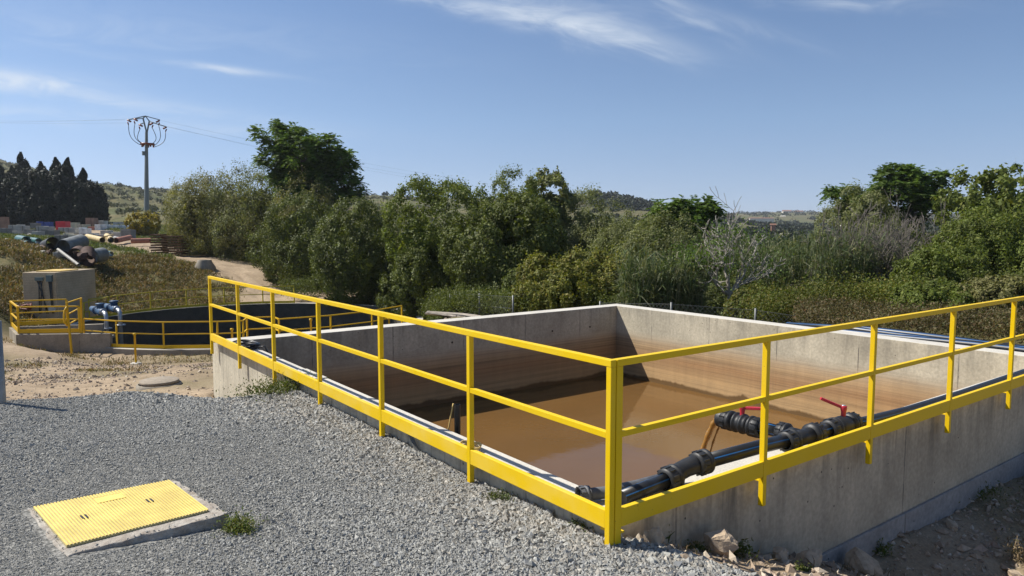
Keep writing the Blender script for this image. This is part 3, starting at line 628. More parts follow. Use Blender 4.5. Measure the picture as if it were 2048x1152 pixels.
# things left on the left wall's top
def build_wall_clutter():
    WHT = mat_simple('white_pvc', (.78,.78,.74), .4); TIE = BLK
    rp = mat_simple('pale_rope', (.62,.44,.16), .9)
    t = thing('conduit', 'white plastic conduit tied along the top of the gravel side wall', 'conduit', (.1,3,WT))
    for y0, y1, x in [(2.15,3.0,.085),(3.02,4.3,.095),(4.32,5.3,.085)]: MB().tube([(x,y0,WT+.022),(x+.01,y1,WT+.022)], .020, 16).build('conduit_length', WHT, t)
    MB().tube([(.085,2.15,WT+.022),(.10,1.95,WT+.020),(.12,1.85,WT+.016)], .014, 12).build('hose_tail', GREYP, t)
    for y in (2.3,2.62,3.3,3.62,4.1,4.7,5.1):
        MB().tube([(.065,y,WT+.045),(.115,y+.01,WT+.046)], .007, 8).build('cable_tie', TIE, t)
    MB().tube([(.145,2.3,WT+.01),(.15,3.4,WT+.012),(.14,4.6,WT+.01),(.16,5.4,WT+.01)], .009, 10).build('cable', mat_simple('pale_cable', (.6,.6,.56), .5), t)
    b = MB(); rr = random.Random(2)
    for k in range(4):
        pts = [(.17+(.055+.008*k)*math.cos(a)*1.0, 1.77+(.085+.006*k)*math.sin(a), WT+.012+.010*k+.006*math.sin(a*3+k)) for a in [i*.33+k for i in range(20)]]; b.tube(pts, .0065, 6)
    tag(b.build('rope_coil', rp), 'small coil of pale yellow rope on the tank wall beside the white conduit', 'rope')
    b = MB()
    for k in range(6):
        R = .20+.022*(k % 3); pts = [(.20+R*.8*math.cos(a), 7.9+R*1.15*math.sin(a), WT+.018+.022*(k//2)+.012*math.sin(a*2+k)) for a in [i*.27+k for i in range(24)]]; b.tube(pts, .013, 8)
    b.tube([(.30,7.6,WT+.03),(.36,7.5,WT+.06),(.42,7.45,WT-.1),(.44,7.45,-1.2)], .013, 8)
    tag(b.build('hose_coil', BLK), 'black hose coiled on the wall top at the far left corner of the tank', 'hose')
    # upright black pipe in the tank with rope tied to it
    t = thing('standpipe', 'black upright pipe rising from the water with rope tied to its top', 'pipe', (.46,2.42,-1.7))
    top = at(921, 812, 1); 
    MB().pipe((.46,2.42,-2.3), (.46,2.42,.155), .028, .004, 20).build('pipe', BLK, t)
    MB().tube([(.43,2.44,.165),(.415,2.45,.08),(.40,2.47,-.05),(.385,2.49,-.14)], .0065, 6).build('rope', rp, t)
    # steel bar leaning outside the wall
    tag(MB().beam((-.03,2.42,-.02), (-.035,2.20,-.22), .035, .012).build('steel_bar', mat_simple('grey_steel', (.16,.16,.15), .6, .3)), 'short grey steel bar leaning against the gravel side of the tank wall', 'bar')
build_wall_clutter()
#PART2
# ------------------------------------------------------------------ round tank
CYL = (TC[0], TC[1])
def cp(a, r, z): return Vector((TC[0]+r*math.cos(a), TC[1]+r*math.sin(a), z))
def build_round_tank():
    t = thing('round_tank', 'large round concrete tank sunk in the ground, its inner wall dark in the shade', 'tank', (TC[0], TC[1], TZ))
    n = 160; b = MB(); prof = [(TR-.30,-6.0),(TR-.30,TZ-.02),(TR-.28,TZ),(TR+.03,TZ),(TR+.05,TZ-.02),(TR+.05,TZ-1.2)]
    vs = [cp(2*math.pi*k/n, r, z) for r, z in prof for k in range(n)]
    b.add(vs, [(i*n+k, i*n+(k+1) % n, (i+1)*n+(k+1) % n, (i+1)*n+k)[::-1] for i in range(len(prof)-1) for k in range(n)], 0, False)
    for i in range(len(prof)-1):
        if i == 2:
            for k in range(n): b.m[i*n+k] = 1
        if i in (3, 4):
            for k in range(n): b.m[i*n+k] = 2
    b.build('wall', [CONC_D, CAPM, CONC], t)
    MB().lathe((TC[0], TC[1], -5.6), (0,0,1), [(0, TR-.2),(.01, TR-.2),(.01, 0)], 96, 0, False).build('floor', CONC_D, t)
    w = MB(); w.add([cp(2*math.pi*k/n, TR-.29, -5.05) for k in range(n)], [tuple(range(n))]); tag(w.build('water', mat_water('dark_tank_water', (.02,.022,.018), .08, .15, 2)), 'dark rippled water at the bottom of the round tank', 'water', kind='structure')
    # sunlit apron slab at its right side
build_round_tank()
def col_angle(px, near=True, r=TR-.12):
    d = at(px, 576, 1.0); dx, dy = d.x-CAM[0], d.y-CAM[1]; ox, oy = CAM[0]-TC[0], CAM[1]-TC[1]
    A = dx*dx+dy*dy; B = 2*(ox*dx+oy*dy); C = ox*ox+oy*oy-r*r; q = B*B-4*A*C
    if q < 0: q = 0
    s = (-B-math.sqrt(q))/(2*A) if near else (-B+math.sqrt(q))/(2*A)
    return math.atan2(oy+dy*s, ox+dx*s)
def arc_rail(label, angs, post_at, mat, hs=(1.0, .55), kick=True, th=.045, r=TR-.12, extra=None):
    t = thing('railing', label, 'railing', cp(angs[0], r, TZ), 'yellow railings round the round tank')
    pts = [cp(a, r, TZ) for a in angs]
    for i, p in enumerate(pts):
        if i in post_at: MB().beam(p, p+Vector((0,0,hs[0]-th*.5)), th*1.25, th*1.25).build('post', mat, t)
    for i in range(len(pts)-1):
        a, b = pts[i], pts[i+1]
        MB().beam(a+Vector((0,0,hs[0])), b+Vector((0,0,hs[0])), th*1.2, th).build('top_rail', mat, t)
        for h in hs[1:]: MB().beam(a+Vector((0,0,h)), b+Vector((0,0,h)), th*.9, th*.9).build('mid_rail', mat, t)
        if kick: MB().beam(a+Vector((0,0,.07)), b+Vector((0,0,.07)), .02, .13).build('kickboard', mat, t)
    return t
def build_round_rails():
    A = [col_angle(px) for px in (164, 229, 323, 432, 484)]
    arc_rail('yellow railing along the near rim of the round tank, left of its access gap', A, range(5), YF)
    A = [col_angle(px) for px in (556, 660, 743, 803)]
    arc_rail('yellow railing along the near rim of the round tank, right of its access gap', A, range(4), YF)
    # recessed gate across the gap
    t = thing('railing', 'short yellow gate rail set back in the gap of the near round tank railing', 'railing', cp(col_angle(500), TR-.9, TZ), 'yellow railings round the round tank')
    g0, g1 = cp(col_angle(484), TR-.12, TZ), cp(col_angle(556), TR-.12, TZ); i0, i1 = cp(col_angle(490), TR-1.0, TZ), cp(col_angle(551), TR-1.0, TZ)
    for h in (1.0, .55, .1):
        for p, q in ((g0, i0), (i0, i1), (i1, g1)): MB().beam(p+Vector((0,0,h)), q+Vector((0,0,h)), .05, .045).build('rail', YF, t)
    for p in (i0, i1): MB().beam(p, p+Vector((0,0,1.0)), .06, .06).build('post', YF, t)
    MB().beam((g0+g1)/2+Vector((0,0,-.06)), (i0+i1)/2+Vector((0,0,-.06)), 1.4, .05).build('platform', CONC, t)
    far = [176, 234, 300, 372, 448, 525, 588]
    A = [col_angle(px, False) for px in far]
    arc_rail('olive yellow railing along the far rim of the round tank below the embankment', A, range(7), YG)
    # thin marker posts outside the near rim
    for px, D, h, lab in [(265, 24.4, 1.0, 'thin yellow post standing in a white footing outside the round tank'), (461, 23.6, 1.1, 'thin yellow post rising behind the far left corner of the square tank'), (620, 24.6, 1.05, 'thin yellow post outside the round tank behind the square tank wall, right of the gate'), (777, 28.6, .9, 'thin yellow post farthest right outside the round tank')]:
        g = gp(px, D); t = thing('marker_post', lab, 'post', g, 'thin yellow posts outside the round tank')
        MB().lathe(g-Vector((0,0,.1)), (0,0,1), [(0,.035),(h+.1,.035),(h+.1,.055),(h+.16,.055),(h+.17,0)], 12).build('pole', YF, t)
        MB().lathe(g-Vector((0,0,.03)), (0,0,1), [(0,.20),(.05,.19),(.07,.14),(.07,0)], 12).build('footing', CAPM, t)
build_round_rails()
def build_channel():
    z0 = -2.2
    P = {k: at(*v) for k, v in dict(nl=(38, 668, 26.4), nr=(160, 663, 26.6), fl=(24, 655, 28.4), fr=(135, 645, 29.2)).items()}
    for k in P: P[k].z = z0
    t = thing('concrete_channel', 'low concrete channel running into the round tank under the yellow platform railing', 'channel', P['nl'])
    b = MB(); a, c, d, e = P['nl'], P['nr'], P['fr'], P['fl']; ex = (c-a).normalized(); c2 = c+ex*1.1; d2 = d+ex*1.4
    for p, q in ((a, c2), (e, d2)): b.beam(p+Vector((0,0,-.75)), q+Vector((0,0,-.75)), .22, 1.44)
    b.beam(a+Vector((0,0,-.75)), e+Vector((0,0,-.75)), .2, 1.43); b.build('wall', CONC, t)
    MB().beam((a+e)/2+Vector((0,0,-.45)), (c2+d2)/2+Vector((0,0,-.45)), 1.6, .1).build('floor', CONC, t)
    t = thing('railing', 'yellow platform railing round the concrete channel left of the round tank', 'railing', P['nl'])
    U = Vector((0,0,1))
    for p in (a, c, e, d): MB().beam(p, p+U*.98, .075, .075).build('post', YF, t)
    for p, q in ((a, c), (e, d), (a, e)):
        MB().beam(p+U*1.0, q+U*1.0, .06, .05).build('top_rail', YF, t); MB().beam(p+U*.52, q+U*.52, .05, .045).build('mid_rail', YF, t); MB().beam(p+U*.09, q+U*.09, .03, .15).build('kickboard', YF, t)
    # tall end post and sloping hand rails at the tank side
    t = thing('handrail', 'yellow sloping handrail with tall posts between the channel and the round tank', 'railing', c)
    q0 = gp(137, 25.9); MB().beam(q0-U*.1, at(133, 604, 25.9), .06, .06).build('post', YF, t)
    q1 = at(163, 664, 26.9); q1b = at(162, 596, 26.9); MB().beam(Vector((q1.x,q1.y,-2.9)), q1b, .06, .06).build('post', YF, t)
    for y0, y1 in ((606, 596), (630, 618), (651, 638)): MB().beam(at(133, y0, 25.9), at(163 if y0 == 606 else 156, y1, 27.5), .045, .04).build('rail', YF, t)
    pts = [at(134, 613, 25.85), at(129, 622, 25.8), at(128, 632, 25.8), at(129, 645, 25.8), at(134, 650, 25.85)]; MB().tube(pts, .035, 8).build('hinge_loop', YF, t)
    k0 = at(168, 602, 34.2); k1 = at(216, 594, 36); t2 = thing('railing', 'short yellow railing stub in front of the blue pump pipes', 'railing', k0)
    for f0, f1 in (((166, 606), (216, 594)), ((171, 624), (212, 612)), ): MB().beam(at(*f0, 33.6), at(*f1, 35.2), .05, .045).build('rail', YG, t2)
    for p, pz in (((168, 606), 640), ((216, 594), 632)): D = 33.6 if p[0] < 200 else 35.2; MB().beam(at(*p, D), at(p[0], pz, D), .05, .05).build('post', YG, t2)
build_channel()
def build_block_house():
    C = at(112, 540, 33.2); Lc = at(57, 540, 36.2); Rc = at(190, 540, 36.2)
    zt = -.36; zb = -2.9; ax = Vector((Rc.x-C.x, Rc.y-C.y, 0)); ay = Vector((Lc.x-C.x, Lc.y-C.y, 0))
    # make the corner square
    axn = ax.normalized(); ayn = Vector((-axn.y, axn.x, 0)); wl, wr = ay.dot(ayn), ax.length
    if wl < 0: ayn = -ayn; wl = -wl
    wl = 1.6; o = Vector((C.x, C.y, 0)); t = thing('concrete_chamber', 'board marked concrete valve chamber with electrical boxes and a yellow lid on top', 'chamber', (C.x, C.y, zb))
    def Q(u, v, z): return o+axn*u+ayn*v+Vector((0,0,z))
    b = MB(); vs = [Q(u, v, z) for z in (zb, zt) for u, v in ((0,0),(wr,0),(wr,wl),(0,wl))]; b.add(vs, [(0,3,2,1),(4,5,6,7),(0,1,5,4),(1,2,6,5),(2,3,7,6),(3,0,4,7)]); b.build('wall', CONC_B, t, bevel=.02)
    b = MB(); vs = [Q(u, v, z) for z in (zt+.003, zt+.045) for u, v in ((.5,.15),(1.9,.15),(1.9,wl-.3),(.5,wl-.3))]; b.add(vs, [(0,3,2,1),(4,5,6,7),(0,1,5,4),(1,2,6,5),(2,3,7,6),(3,0,4,7)]); b.build('lid', mat_simple('dusty_yellow_lid', (.60,.42,.12), .7), t)
    gb = mat_simple('grey_green_box', (.13,.17,.16), .6); cb = mat_simple('cable_grey', (.035,.04,.04), .6)
    def onface(v, z, w, h, d, nm, m):
        b = MB(); vs = [Q(-u, vv, zz) for zz in (z-h, z) for u, vv in ((.001, v), (d, v), (d, v+w), (.001, v+w))]; b.add(vs, [(0,3,2,1),(4,5,6,7),(0,1,5,4),(1,2,6,5),(2,3,7,6),(3,0,4,7)]); b.build(nm, m, t)
    onface(.16, zt-.12, .26, .30, .12, 'junction_box', gb); onface(.60, zt-.22, .36, .16, .10, 'junction_box', gb); onface(.10, zt-1.55, .26, .22, .14, 'junction_box', mat_simple('pale_socket', (.5,.5,.46), .5))
    for v0, v1 in ((.22,.18),(.28,.24),(.34,.22),(.66,.78),(.74,.50),(.80,.84),(.88,.42)):
        MB().tube([Q(-.05, v0, zt-.40), Q(-.06, v0*.7+v1*.3, zt-.8), Q(-.07, v1, zt-1.9)], .022, 6).build('cable', cb, t)
    rd = mat_simple('dark_red_hose', (.16,.03,.02), .6); g = thing('red_hose', 'dark red hose bundle lying at the foot of the concrete valve chamber', 'hose', Q(-.35, 1.3, -2.0)); MB().tube([Q(-.2+.1*math.cos(i*.8), 1.4+.35*math.sin(i*.9), -1.95+.12*math.sin(i*1.3)) for i in range(16)], .05, 8).build('hose', rd, g)
build_block_house()
def build_pump_pipes():
    bl = mat_simple('blue_enamel', (.05,.11,.21), .5, 0, .3); st = mat_simple('galvanised_steel', (.42,.44,.46), .38, .7)
    for px, D, lab in ((212, 31.5, 'blue flanged valve and steel elbow pipe nearer the platform'), (240, 32.6, 'blue flanged valve and steel elbow pipe farther from the platform')):
        e = at(px, 628, D); back = (at(px-38, 616, D+2.4)-at(px, 628, D)); back.z = 0; back.normalize(); top = Vector((e.x, e.y, -2.05))
        t = thing('pump_pipe', lab, 'pipe', (e.x, e.y, -2.5), 'pump pipes dipping into the round tank')
        MB().tube([top+back*.85, top+back*.35, top+back*.14+Vector((0,0,-.03)), top+Vector((0,0,-.14)), top+Vector((0,0,-.5)), Vector((top.x,top.y,-5.3))], .09, 16).build('elbow', st, t)
        MB().lathe(top+back*.42, back, [(0,.0),(0,.16),(.06,.16),(.06,.10)], 16).build('flange', st, t)
        MB().lathe(top+back*.52, back, [(0,0),(0,.16),(.07,.16),(.07,.14),(.25,.18),(.5,.18),(.7,.14),(.7,.16),(.78,.16),(.78,.10),(1.0,.10),(1.0,.2),(1.08,.2),(1.08,.14),(1.8,.14)], 16).build('valve_body', bl, t)
        MB().lathe(top+back*.9+Vector((0,0,.1)), (0,0,1), [(0,.15),(.2,.15),(.22,.19),(.27,.19),(.28,0)], 12).build('bonnet', bl, t)
        MB().lathe(Vector((top.x, top.y, -2.75)), (0,0,1), [(0,.12),(0,.22),(.05,.22),(.05,.12)], 14).build('bracket_ring', st, t)
build_pump_pipes()

# ------------------------------------------------------------------ manhole cover and slab on the gravel, concrete disc, grey post
def build_manhole():
    t = thing('manhole', 'yellow ribbed access cover set in a broken concrete slab on the gravel', 'manhole cover', (-2.3, 1.7, 0))
    zt = .072; rng = random.Random(9); ring = []
    def lerp(a, b, s): return (a[0]+(b[0]-a[0])*s, a[1]+(b[1]-a[1])*s)
    top = []; bot = []
    cor = [(-2.79, 2.125), (-1.965, 2.165), (-1.835, 1.34), (-2.665, 1.27)]
    for i in range(4):
        a, b = cor[i], cor[(i+1) % 4]; N = 16
        for k in range(N):
            p = lerp(a, b, k/N); j = .010; out = .05 if i in (2, 3) else .02
            cx, cy = -2.31, 1.72; dx, dy = p[0]-cx, p[1]-cy; L = math.hypot(dx, dy)
            q = (p[0]+rng.uniform(-j, j), p[1]+rng.uniform(-j, j)); top.append((*q, zt-.008-rng.uniform(0, .004)))
            o = out*rng.uniform(.4, 1.5)+(.05 if i == 3 else .0); bot.append((q[0]+dx/L*o, q[1]+dy/L*o, -.12))
    n = len(top); b = MB(); b.add(top+bot, [tuple(range(n))[::-1]]+[(k, (k+1) % n, n+(k+1) % n, n+k) for k in range(n)]); q = NM('broken_slab_concrete'); p = q.pos(); nn = q.noise(p, 14, 6, .65)
    q.col(q.mix(q.ramp(nn, [(.35, 0.0), (.62, 1.0)]), (.42,.39,.34), (.27,.23,.19))).rough(.95).nrm(q.bump(nn, .8, .03)); b.build('slab', q.m, t, bevel=.006)
    # yellow cover: ribbed plate
    c = [(-2.762, 2.108), (-2.005, 2.118), (-1.925, 1.425), (-2.655, 1.366)]
    U = lambda s, v, z: Vector((*lerp(lerp(c[0], c[1], s), lerp(c[3], c[2], s), v), z))
    yc = mat_simple('faded_yellow_cover', (.80,.60,.15), .55, 0, .25, 6)
    b = MB(); b.add([U(s, v, z) for z in (zt-.012, zt+.002) for s, v in ((0,1),(1,1),(1,0),(0,0))], [(0,3,2,1),(4,5,6,7),(0,1,5,4),(1,2,6,5),(2,3,7,6),(3,0,4,7)]); b.build('cover', mat_simple('dusty_cover_plate', (.42,.36,.17), .7, 0, .3, 10), t, bevel=.004)
    b = MB(); N = 44
    for i in range(N):
        s = .008+.984*i/(N-1); w = .0062
        segs = [(.004, .996)]
        if .385 < s < .60: segs = [(.004, .10), (.26, .996)]
        for v0, v1 in segs: b.add([U(s+ds, v, z) for z in (zt+.002, zt+.0065) for ds, v in ((-w,v1),(w,v1),(w,v0),(-w,v0))], [(4,5,6,7),(0,1,5,4),(1,2,6,5),(2,3,7,6),(3,0,4,7)])
    b.build('ribs', yc, t)
    b = MB(); b.add([U(s_, v, z) for z in (zt+.002, zt+.0068) for s_, v in ((.39,.25),(.595,.25),(.595,.11),(.39,.11))], [(4,5,6,7),(0,1,5,4),(1,2,6,5),(2,3,7,6),(3,0,4,7)]); b.build('label_plate', yc, t)
    for k, (s0, v0) in enumerate(((.22, .50), (.25, .50), (.70, .46), (.73, .46))):
        MB().add([U(s0+ds, v0+dv, zt+.0075) for ds, dv in ((-.008,.045),(.008,.045),(.008,-.045),(-.008,-.045))], [(0,1,2,3)]).build('lifting_slot', BLK2, t)
    g = gp(318, 13.65); g = Vector((-.48, 10.71, gz(-.48, 10.71)))
    t = thing('manhole', 'round concrete manhole lid lying on the bare earth beyond the gravel', 'manhole cover', g)
    MB().lathe(g-Vector((0,0,.05)), (0,0,1), [(0,.37),(.06,.36),(.07,.33)], 40).build('ring', CONC, t); MB().lathe(g+Vector((.01,.02,.015)), (0,0,1), [(0,.30),(.0,.32),(.05,.32),(.055,.31),(.055,0)], 40).build('lid', mat_simple('weathered_lid', (.30,.25,.19), .9, 0, .3, 14, .2), t)
    p = at(3, 805, 7.25); z = gz(p.x, p.y); t = tag(MB().lathe((p.x, p.y, z-.1), (0,0,1), [(0,.042),(.95,.042),(.95,0)], 16).build('fence_post', mat_simple('zinc_post', (.27,.28,.28), .5, .5)), 'grey metal post at the edge of the gravel at the far left', 'post')
    g = Vector((at(410, 545, 52).x, at(410, 545, 52).y, 0)); g.z = gz(g.x, g.y); t = thing('concrete_ring', 'grey concrete manhole ring standing on top of the embankment', 'manhole ring', g)
    b = MB(); b.lathe(g-Vector((0,0,.4)), (0,0,1), [(0,.75),(.5,.75),(.95,.48),(1.05,.48),(1.05,.38),(.9,.38)], 28); b.build('ring', CONC, t)
build_manhole()
# rocks along the foot of the shaded wall
def rock(x, y, s, seed, name, label, mat=ROCK, sq=(1, .7, .75), rot=0, lift=.25):
    rng = random.Random(seed); import bmesh
    bm = bmesh.new(); bmesh.ops.create_cube(bm, size=1.0); bmesh.ops.subdivide_edges(bm, edges=bm.edges[:], cuts=3, use_grid_fill=True)
    ph = [rng.uniform(0, 6) for _ in range(6)]; pl = [(Vector((rng.uniform(-1,1), rng.uniform(-1,1), rng.uniform(-1,1))).normalized(), rng.uniform(.38, .5)) for _ in range(9)]
    for v in bm.verts:
        for nn, d in pl:
            e = v.co.dot(nn)-d
            if e > 0: v.co -= nn*e
        v.co += Vector((math.sin(v.co.y*9+ph[0]), math.sin(v.co.z*9+ph[1]), math.sin(v.co.x*9+ph[2])))*.03+Vector((rng.uniform(-1,1), rng.uniform(-1,1), rng.uniform(-1,1)))*.022
        v.co = Vector((v.co.x*sq[0]*s, v.co.y*sq[1]*s, v.co.z*sq[2]*s))
    me = bpy.data.meshes.new(name); bm.to_mesh(me); bm.free(); me.materials.append(mat)
    o = link(name, me, (x, y, gz(x, y)+s*sq[2]*lift)); o.rotation_euler = (rng.uniform(-.15,.15), rng.uniform(-.15,.15), rot); return tag(o, label, 'rock')
def build_rocks():
    for px, py, z, s, sd, sq, rot, lab in [(1448, 1084, -.47, .21, 1, (1,.62,.75), -.35, 'large squared tan rock leaning near the foot of the shaded tank wall'), (1312, 1070, -.22, .13, 2, (1,.7,.9), .3, 'grey rock against the shaded wall beside the corner post'),
            (1342, 1097, -.24, .055, 3, (1,.8,.9), .8, 'small cream stone on the edge of the gravel'), (1324, 1088, -.22, .055, 9, (1,.9,.5), .3, 'small flat cream stone beside the grey rock'), (1618, 1118, -.78, .22, 4, (1,.8,.6), .2, 'dusty rounded rock in the shade left of the half buried boulder'), (1722, 1128, -.92, .26, 5, (1.1,.8,.6), .9, 'wide half buried rock in the shade of the tank wall'),
            (1905, 1018, -1.05, .14, 6, (1.2,.7,.5), .4, 'flat pale stone at the foot of the wall far along the shade'), (2035, 1132, -1.15, .17, 7, (1,.7,.6), .1, 'sunlit pale rock at the right edge of the bare soil'), (1560, 1108, -.70, .13, 8, (1,.8,.8), .5, 'small rough stone between the squared rock and the wall')]:
        if z < 0 and px < 1950:
            yy = -.10-s*sq[1]*.5; a1, a2 = at(px, py, 1.0), at(px, py, 2.0); k = (yy-a1.y)/(a2.y-a1.y); p = a1+(a2-a1)*k; o = rock(p.x, p.y, s, sd, 'rock', lab, ROCK, sq, rot); o.location.z = min(p.z, gz(p.x, p.y)+s*sq[2]*.42)
        else: p = at_z(px, py, z); rock(p.x, p.y, s, sd, 'rock', lab, ROCK, sq, rot)
build_rocks()
# small weeds near the camera
def weed(px, py, z, R, H, n, seed, name, label, mat=None, lean=.8, W=.012, broad=False):
    rng = np.random.default_rng(seed); p = at_z(px, py, z); g = Vector((p.x, p.y, gz(p.x, p.y)))
    P = np.stack([rng.normal(0, R*.35, n), rng.normal(0, R*.35, n), np.zeros(n)-.01], 1); V, Fq = blades(rng, P, rng.uniform(.4, 1.1, n)*H, np.full(n, W), lean, droop=.35)
    # small leaves along the stalks
    m = n*7; Pk = np.repeat(P, 7, 0)+rng.normal(0, 1, (m, 3))*np.array([R*.55, R*.55, H*.22])+np.array([0, 0, H*.42]); Pk[:, 2] = np.abs(Pk[:, 2])
    d = rng.normal(0, 1, (m, 3)); d /= np.linalg.norm(d, axis=1)[:, None]; s = np.cross(d, rng.normal(0, 1, (m, 3))); s /= np.linalg.norm(s, axis=1)[:, None]; L = rng.uniform(.5, 1.3, (m, 1))*min(W*1.2, .016)
    V2 = np.stack([Pk-d*L, Pk+s*L*.4, Pk+d*L, Pk-s*L*.4], 1).reshape(-1, 3)
    me0 = blade_mesh('x', V, Fq, GRASSM); vb = np.empty(len(me0.vertices)*3, np.float32); me0.vertices.foreach_get('co', vb); vb = vb.reshape(-1, 3); fb = np.empty(len(me0.loops), np.int32); me0.loops.foreach_get('vertex_index', fb); fb = fb.reshape(-1, 4); bpy.data.meshes.remove(me0)
    me = np_mesh(name, np.r_[vb, V2], np.r_[fb, np.arange(len(V2)).reshape(-1, 4)+len(vb)], mat or GRASSM); return tag(link(name, me, g), label, 'weed')
def build_weeds():
    weed(478, 1058, .0, .085, .11, 110, 1, 'weed', 'bushy green weed growing beside the broken slab of the yellow cover', lean=.7, W=.009)
    weed(545, 787, -.17, .30, .21, 120, 2, 'weed', 'wide pale green weed growing against the tank wall at the gravel end', W=.018, lean=1.1)
    weed(590, 781, -.17, .24, .27, 90, 3, 'weed', 'taller grey green weed just right of the wide one by the tank wall', W=.016, lean=1.0)
    weed(482, 791, -.2, .15, .17, 40, 13, 'weed', 'small leafy weed nearest the far corner of the tank wall', W=.02)
    weed(997, 995, -.12, .07, .07, 45, 4, 'weed', 'low weed in the gravel below the railing, left of the corner', W=.010, lean=1.0)
    weed(1160, 1048, -.1, .06, .08, 25, 5, 'weed', 'sparse weed under the kickboard near the corner post', W=.010)
    weed(1330, 1062, -.2, .03, .15, 7, 6, 'weed', 'thin dark upright weed against the shaded wall near the corner', W=.012, lean=.25)
    weed(1395, 1088, -.32, .07, .08, 40, 7, 'weed', 'grassy tuft left of the large squared rock', W=.008, lean=.5)
    weed(1470, 1118, -.5, .10, .10, 60, 8, 'weed', 'dark leafy weed growing at the foot of the large squared rock', W=.016)
    weed(1602, 1150, -.6, .05, .05, 30, 9, 'weed', 'low green weed at the bottom edge below the rocks', W=.016)
    weed(1760, 1085, -1.0, .07, .15, 30, 10, 'weed', 'small weed at the wall footing in the deep shade', W=.012)
    weed(1940, 985, -1.08, .3, .11, 90, 11, 'weed', 'grass clump along the footing far down the shaded wall', W=.014)
    weed(2042, 1100, -1.1, .12, .25, 40, 14, 'weed', 'dry stalky weed at the right edge of the bare soil', STRAW, W=.012)
build_weeds()

# ------------------------------------------------------------------ trees
BARK = mat_simple('bark', (.16,.13,.10), .9, 0, .4, 14, .4); BARKP = mat_simple('pale_dead_wood', (.36,.325,.28), .85, 0, .3, 10, .2); BARKG = mat_simple('grey_twigs', (.19,.165,.14), .9, 0, .3, 10); BARKR = mat_simple('reddish_twigs', (.12,.075,.06), .9)
L_WIL = mat_leaf('grey_green_leaf', [(0.147,0.165,0.059),(0.207,0.220,0.085),(0.113,0.135,0.047),(0.260,0.254,0.116)], .3, .4, .7)
L_OLV = mat_leaf('olive_leaf', [(0.176,0.173,0.056),(0.237,0.225,0.082),(0.131,0.138,0.042),(0.299,0.260,0.114)], .3, .4, .7)
L_DRK = mat_leaf('deep_green_leaf', [(0.086,0.109,0.023),(0.125,0.147,0.032),(0.062,0.085,0.019),(0.178,0.186,0.046)], .28, .4, .8)
L_MID = mat_leaf('mid_green_leaf', [(0.107,0.141,0.023),(0.148,0.186,0.032),(0.083,0.111,0.020),(0.206,0.216,0.046)], .32, .4, .8)
L_YEL = mat_leaf('yellowing_leaf', [(0.149,0.167,0.027),(0.208,0.204,0.037),(0.111,0.131,0.024),(0.267,0.212,0.042)], .32, .35, 1.0)
L_AIL = mat_leaf('pinnate_leaf', [(0.082,0.143,0.026),(0.122,0.191,0.035),(0.065,0.110,0.023),(0.174,0.230,0.055)], .35, .35, .6)
L_CYP = mat_leaf('cypress_leaf', [(0.010,0.018,0.008),(0.016,0.025,0.011),(0.007,0.013,0.006),(0.022,0.033,0.014)], .1, .4, .5)
L_BRM = mat_leaf('broom_leaf', [(0.238,0.195,0.020),(0.340,0.255,0.020),(0.153,0.150,0.020),(0.510,0.345,0.020)], .3, .3, 1.0)
L_REED = mat_leaf('reed_leaf', [(0.073,0.106,0.037),(0.104,0.137,0.055),(0.051,0.079,0.027),(0.176,0.191,0.100),(0.249,0.232,0.135)], .3, .35, .8)
L_UND = mat_leaf('undergrowth_leaf', [(0.092,0.123,0.021),(0.127,0.151,0.027),(0.069,0.090,0.019),(0.184,0.157,0.033),(0.103,0.112,0.028)], .3, .45, .5)
def leaf_quads(rng, P, d, L, W):
    n = len(P); s = np.cross(d, rng.normal(0, 1, (n, 3))); s /= np.linalg.norm(s, axis=1)[:, None]+1e-9
    V = np.stack([P-d*L/2, P+s*W/2, P+d*L/2, P-s*W/2], 1).reshape(-1, 3); return V, np.arange(n*4).reshape(-1, 4)
def unit(rng, n): v = rng.normal(0, 1, (n, 3)); return v/np.linalg.norm(v, axis=1)[:, None]
def oriented(rng, P, N, L, W, jit=.55, up=None, spiky=0):
    """leaf quads lying roughly across the outward direction N, as leaves face the light"""
    n = len(P); N = N+rng.normal(0, jit, (n, 3)); N /= np.linalg.norm(N, axis=1)[:, None]+1e-9
    r = rng.normal(0, 1, (n, 3))
    if up is not None: r = r*.6+up
    d = r-N*(r*N).sum(1)[:, None]; d /= np.linalg.norm(d, axis=1)[:, None]+1e-9; s = np.cross(N, d)
    V = np.stack([P-d*L/2, P+s*W/2, P+d*L/2, P-s*W/2], 1).reshape(-1, 3); return V, np.arange(n*4).reshape(-1, 4)
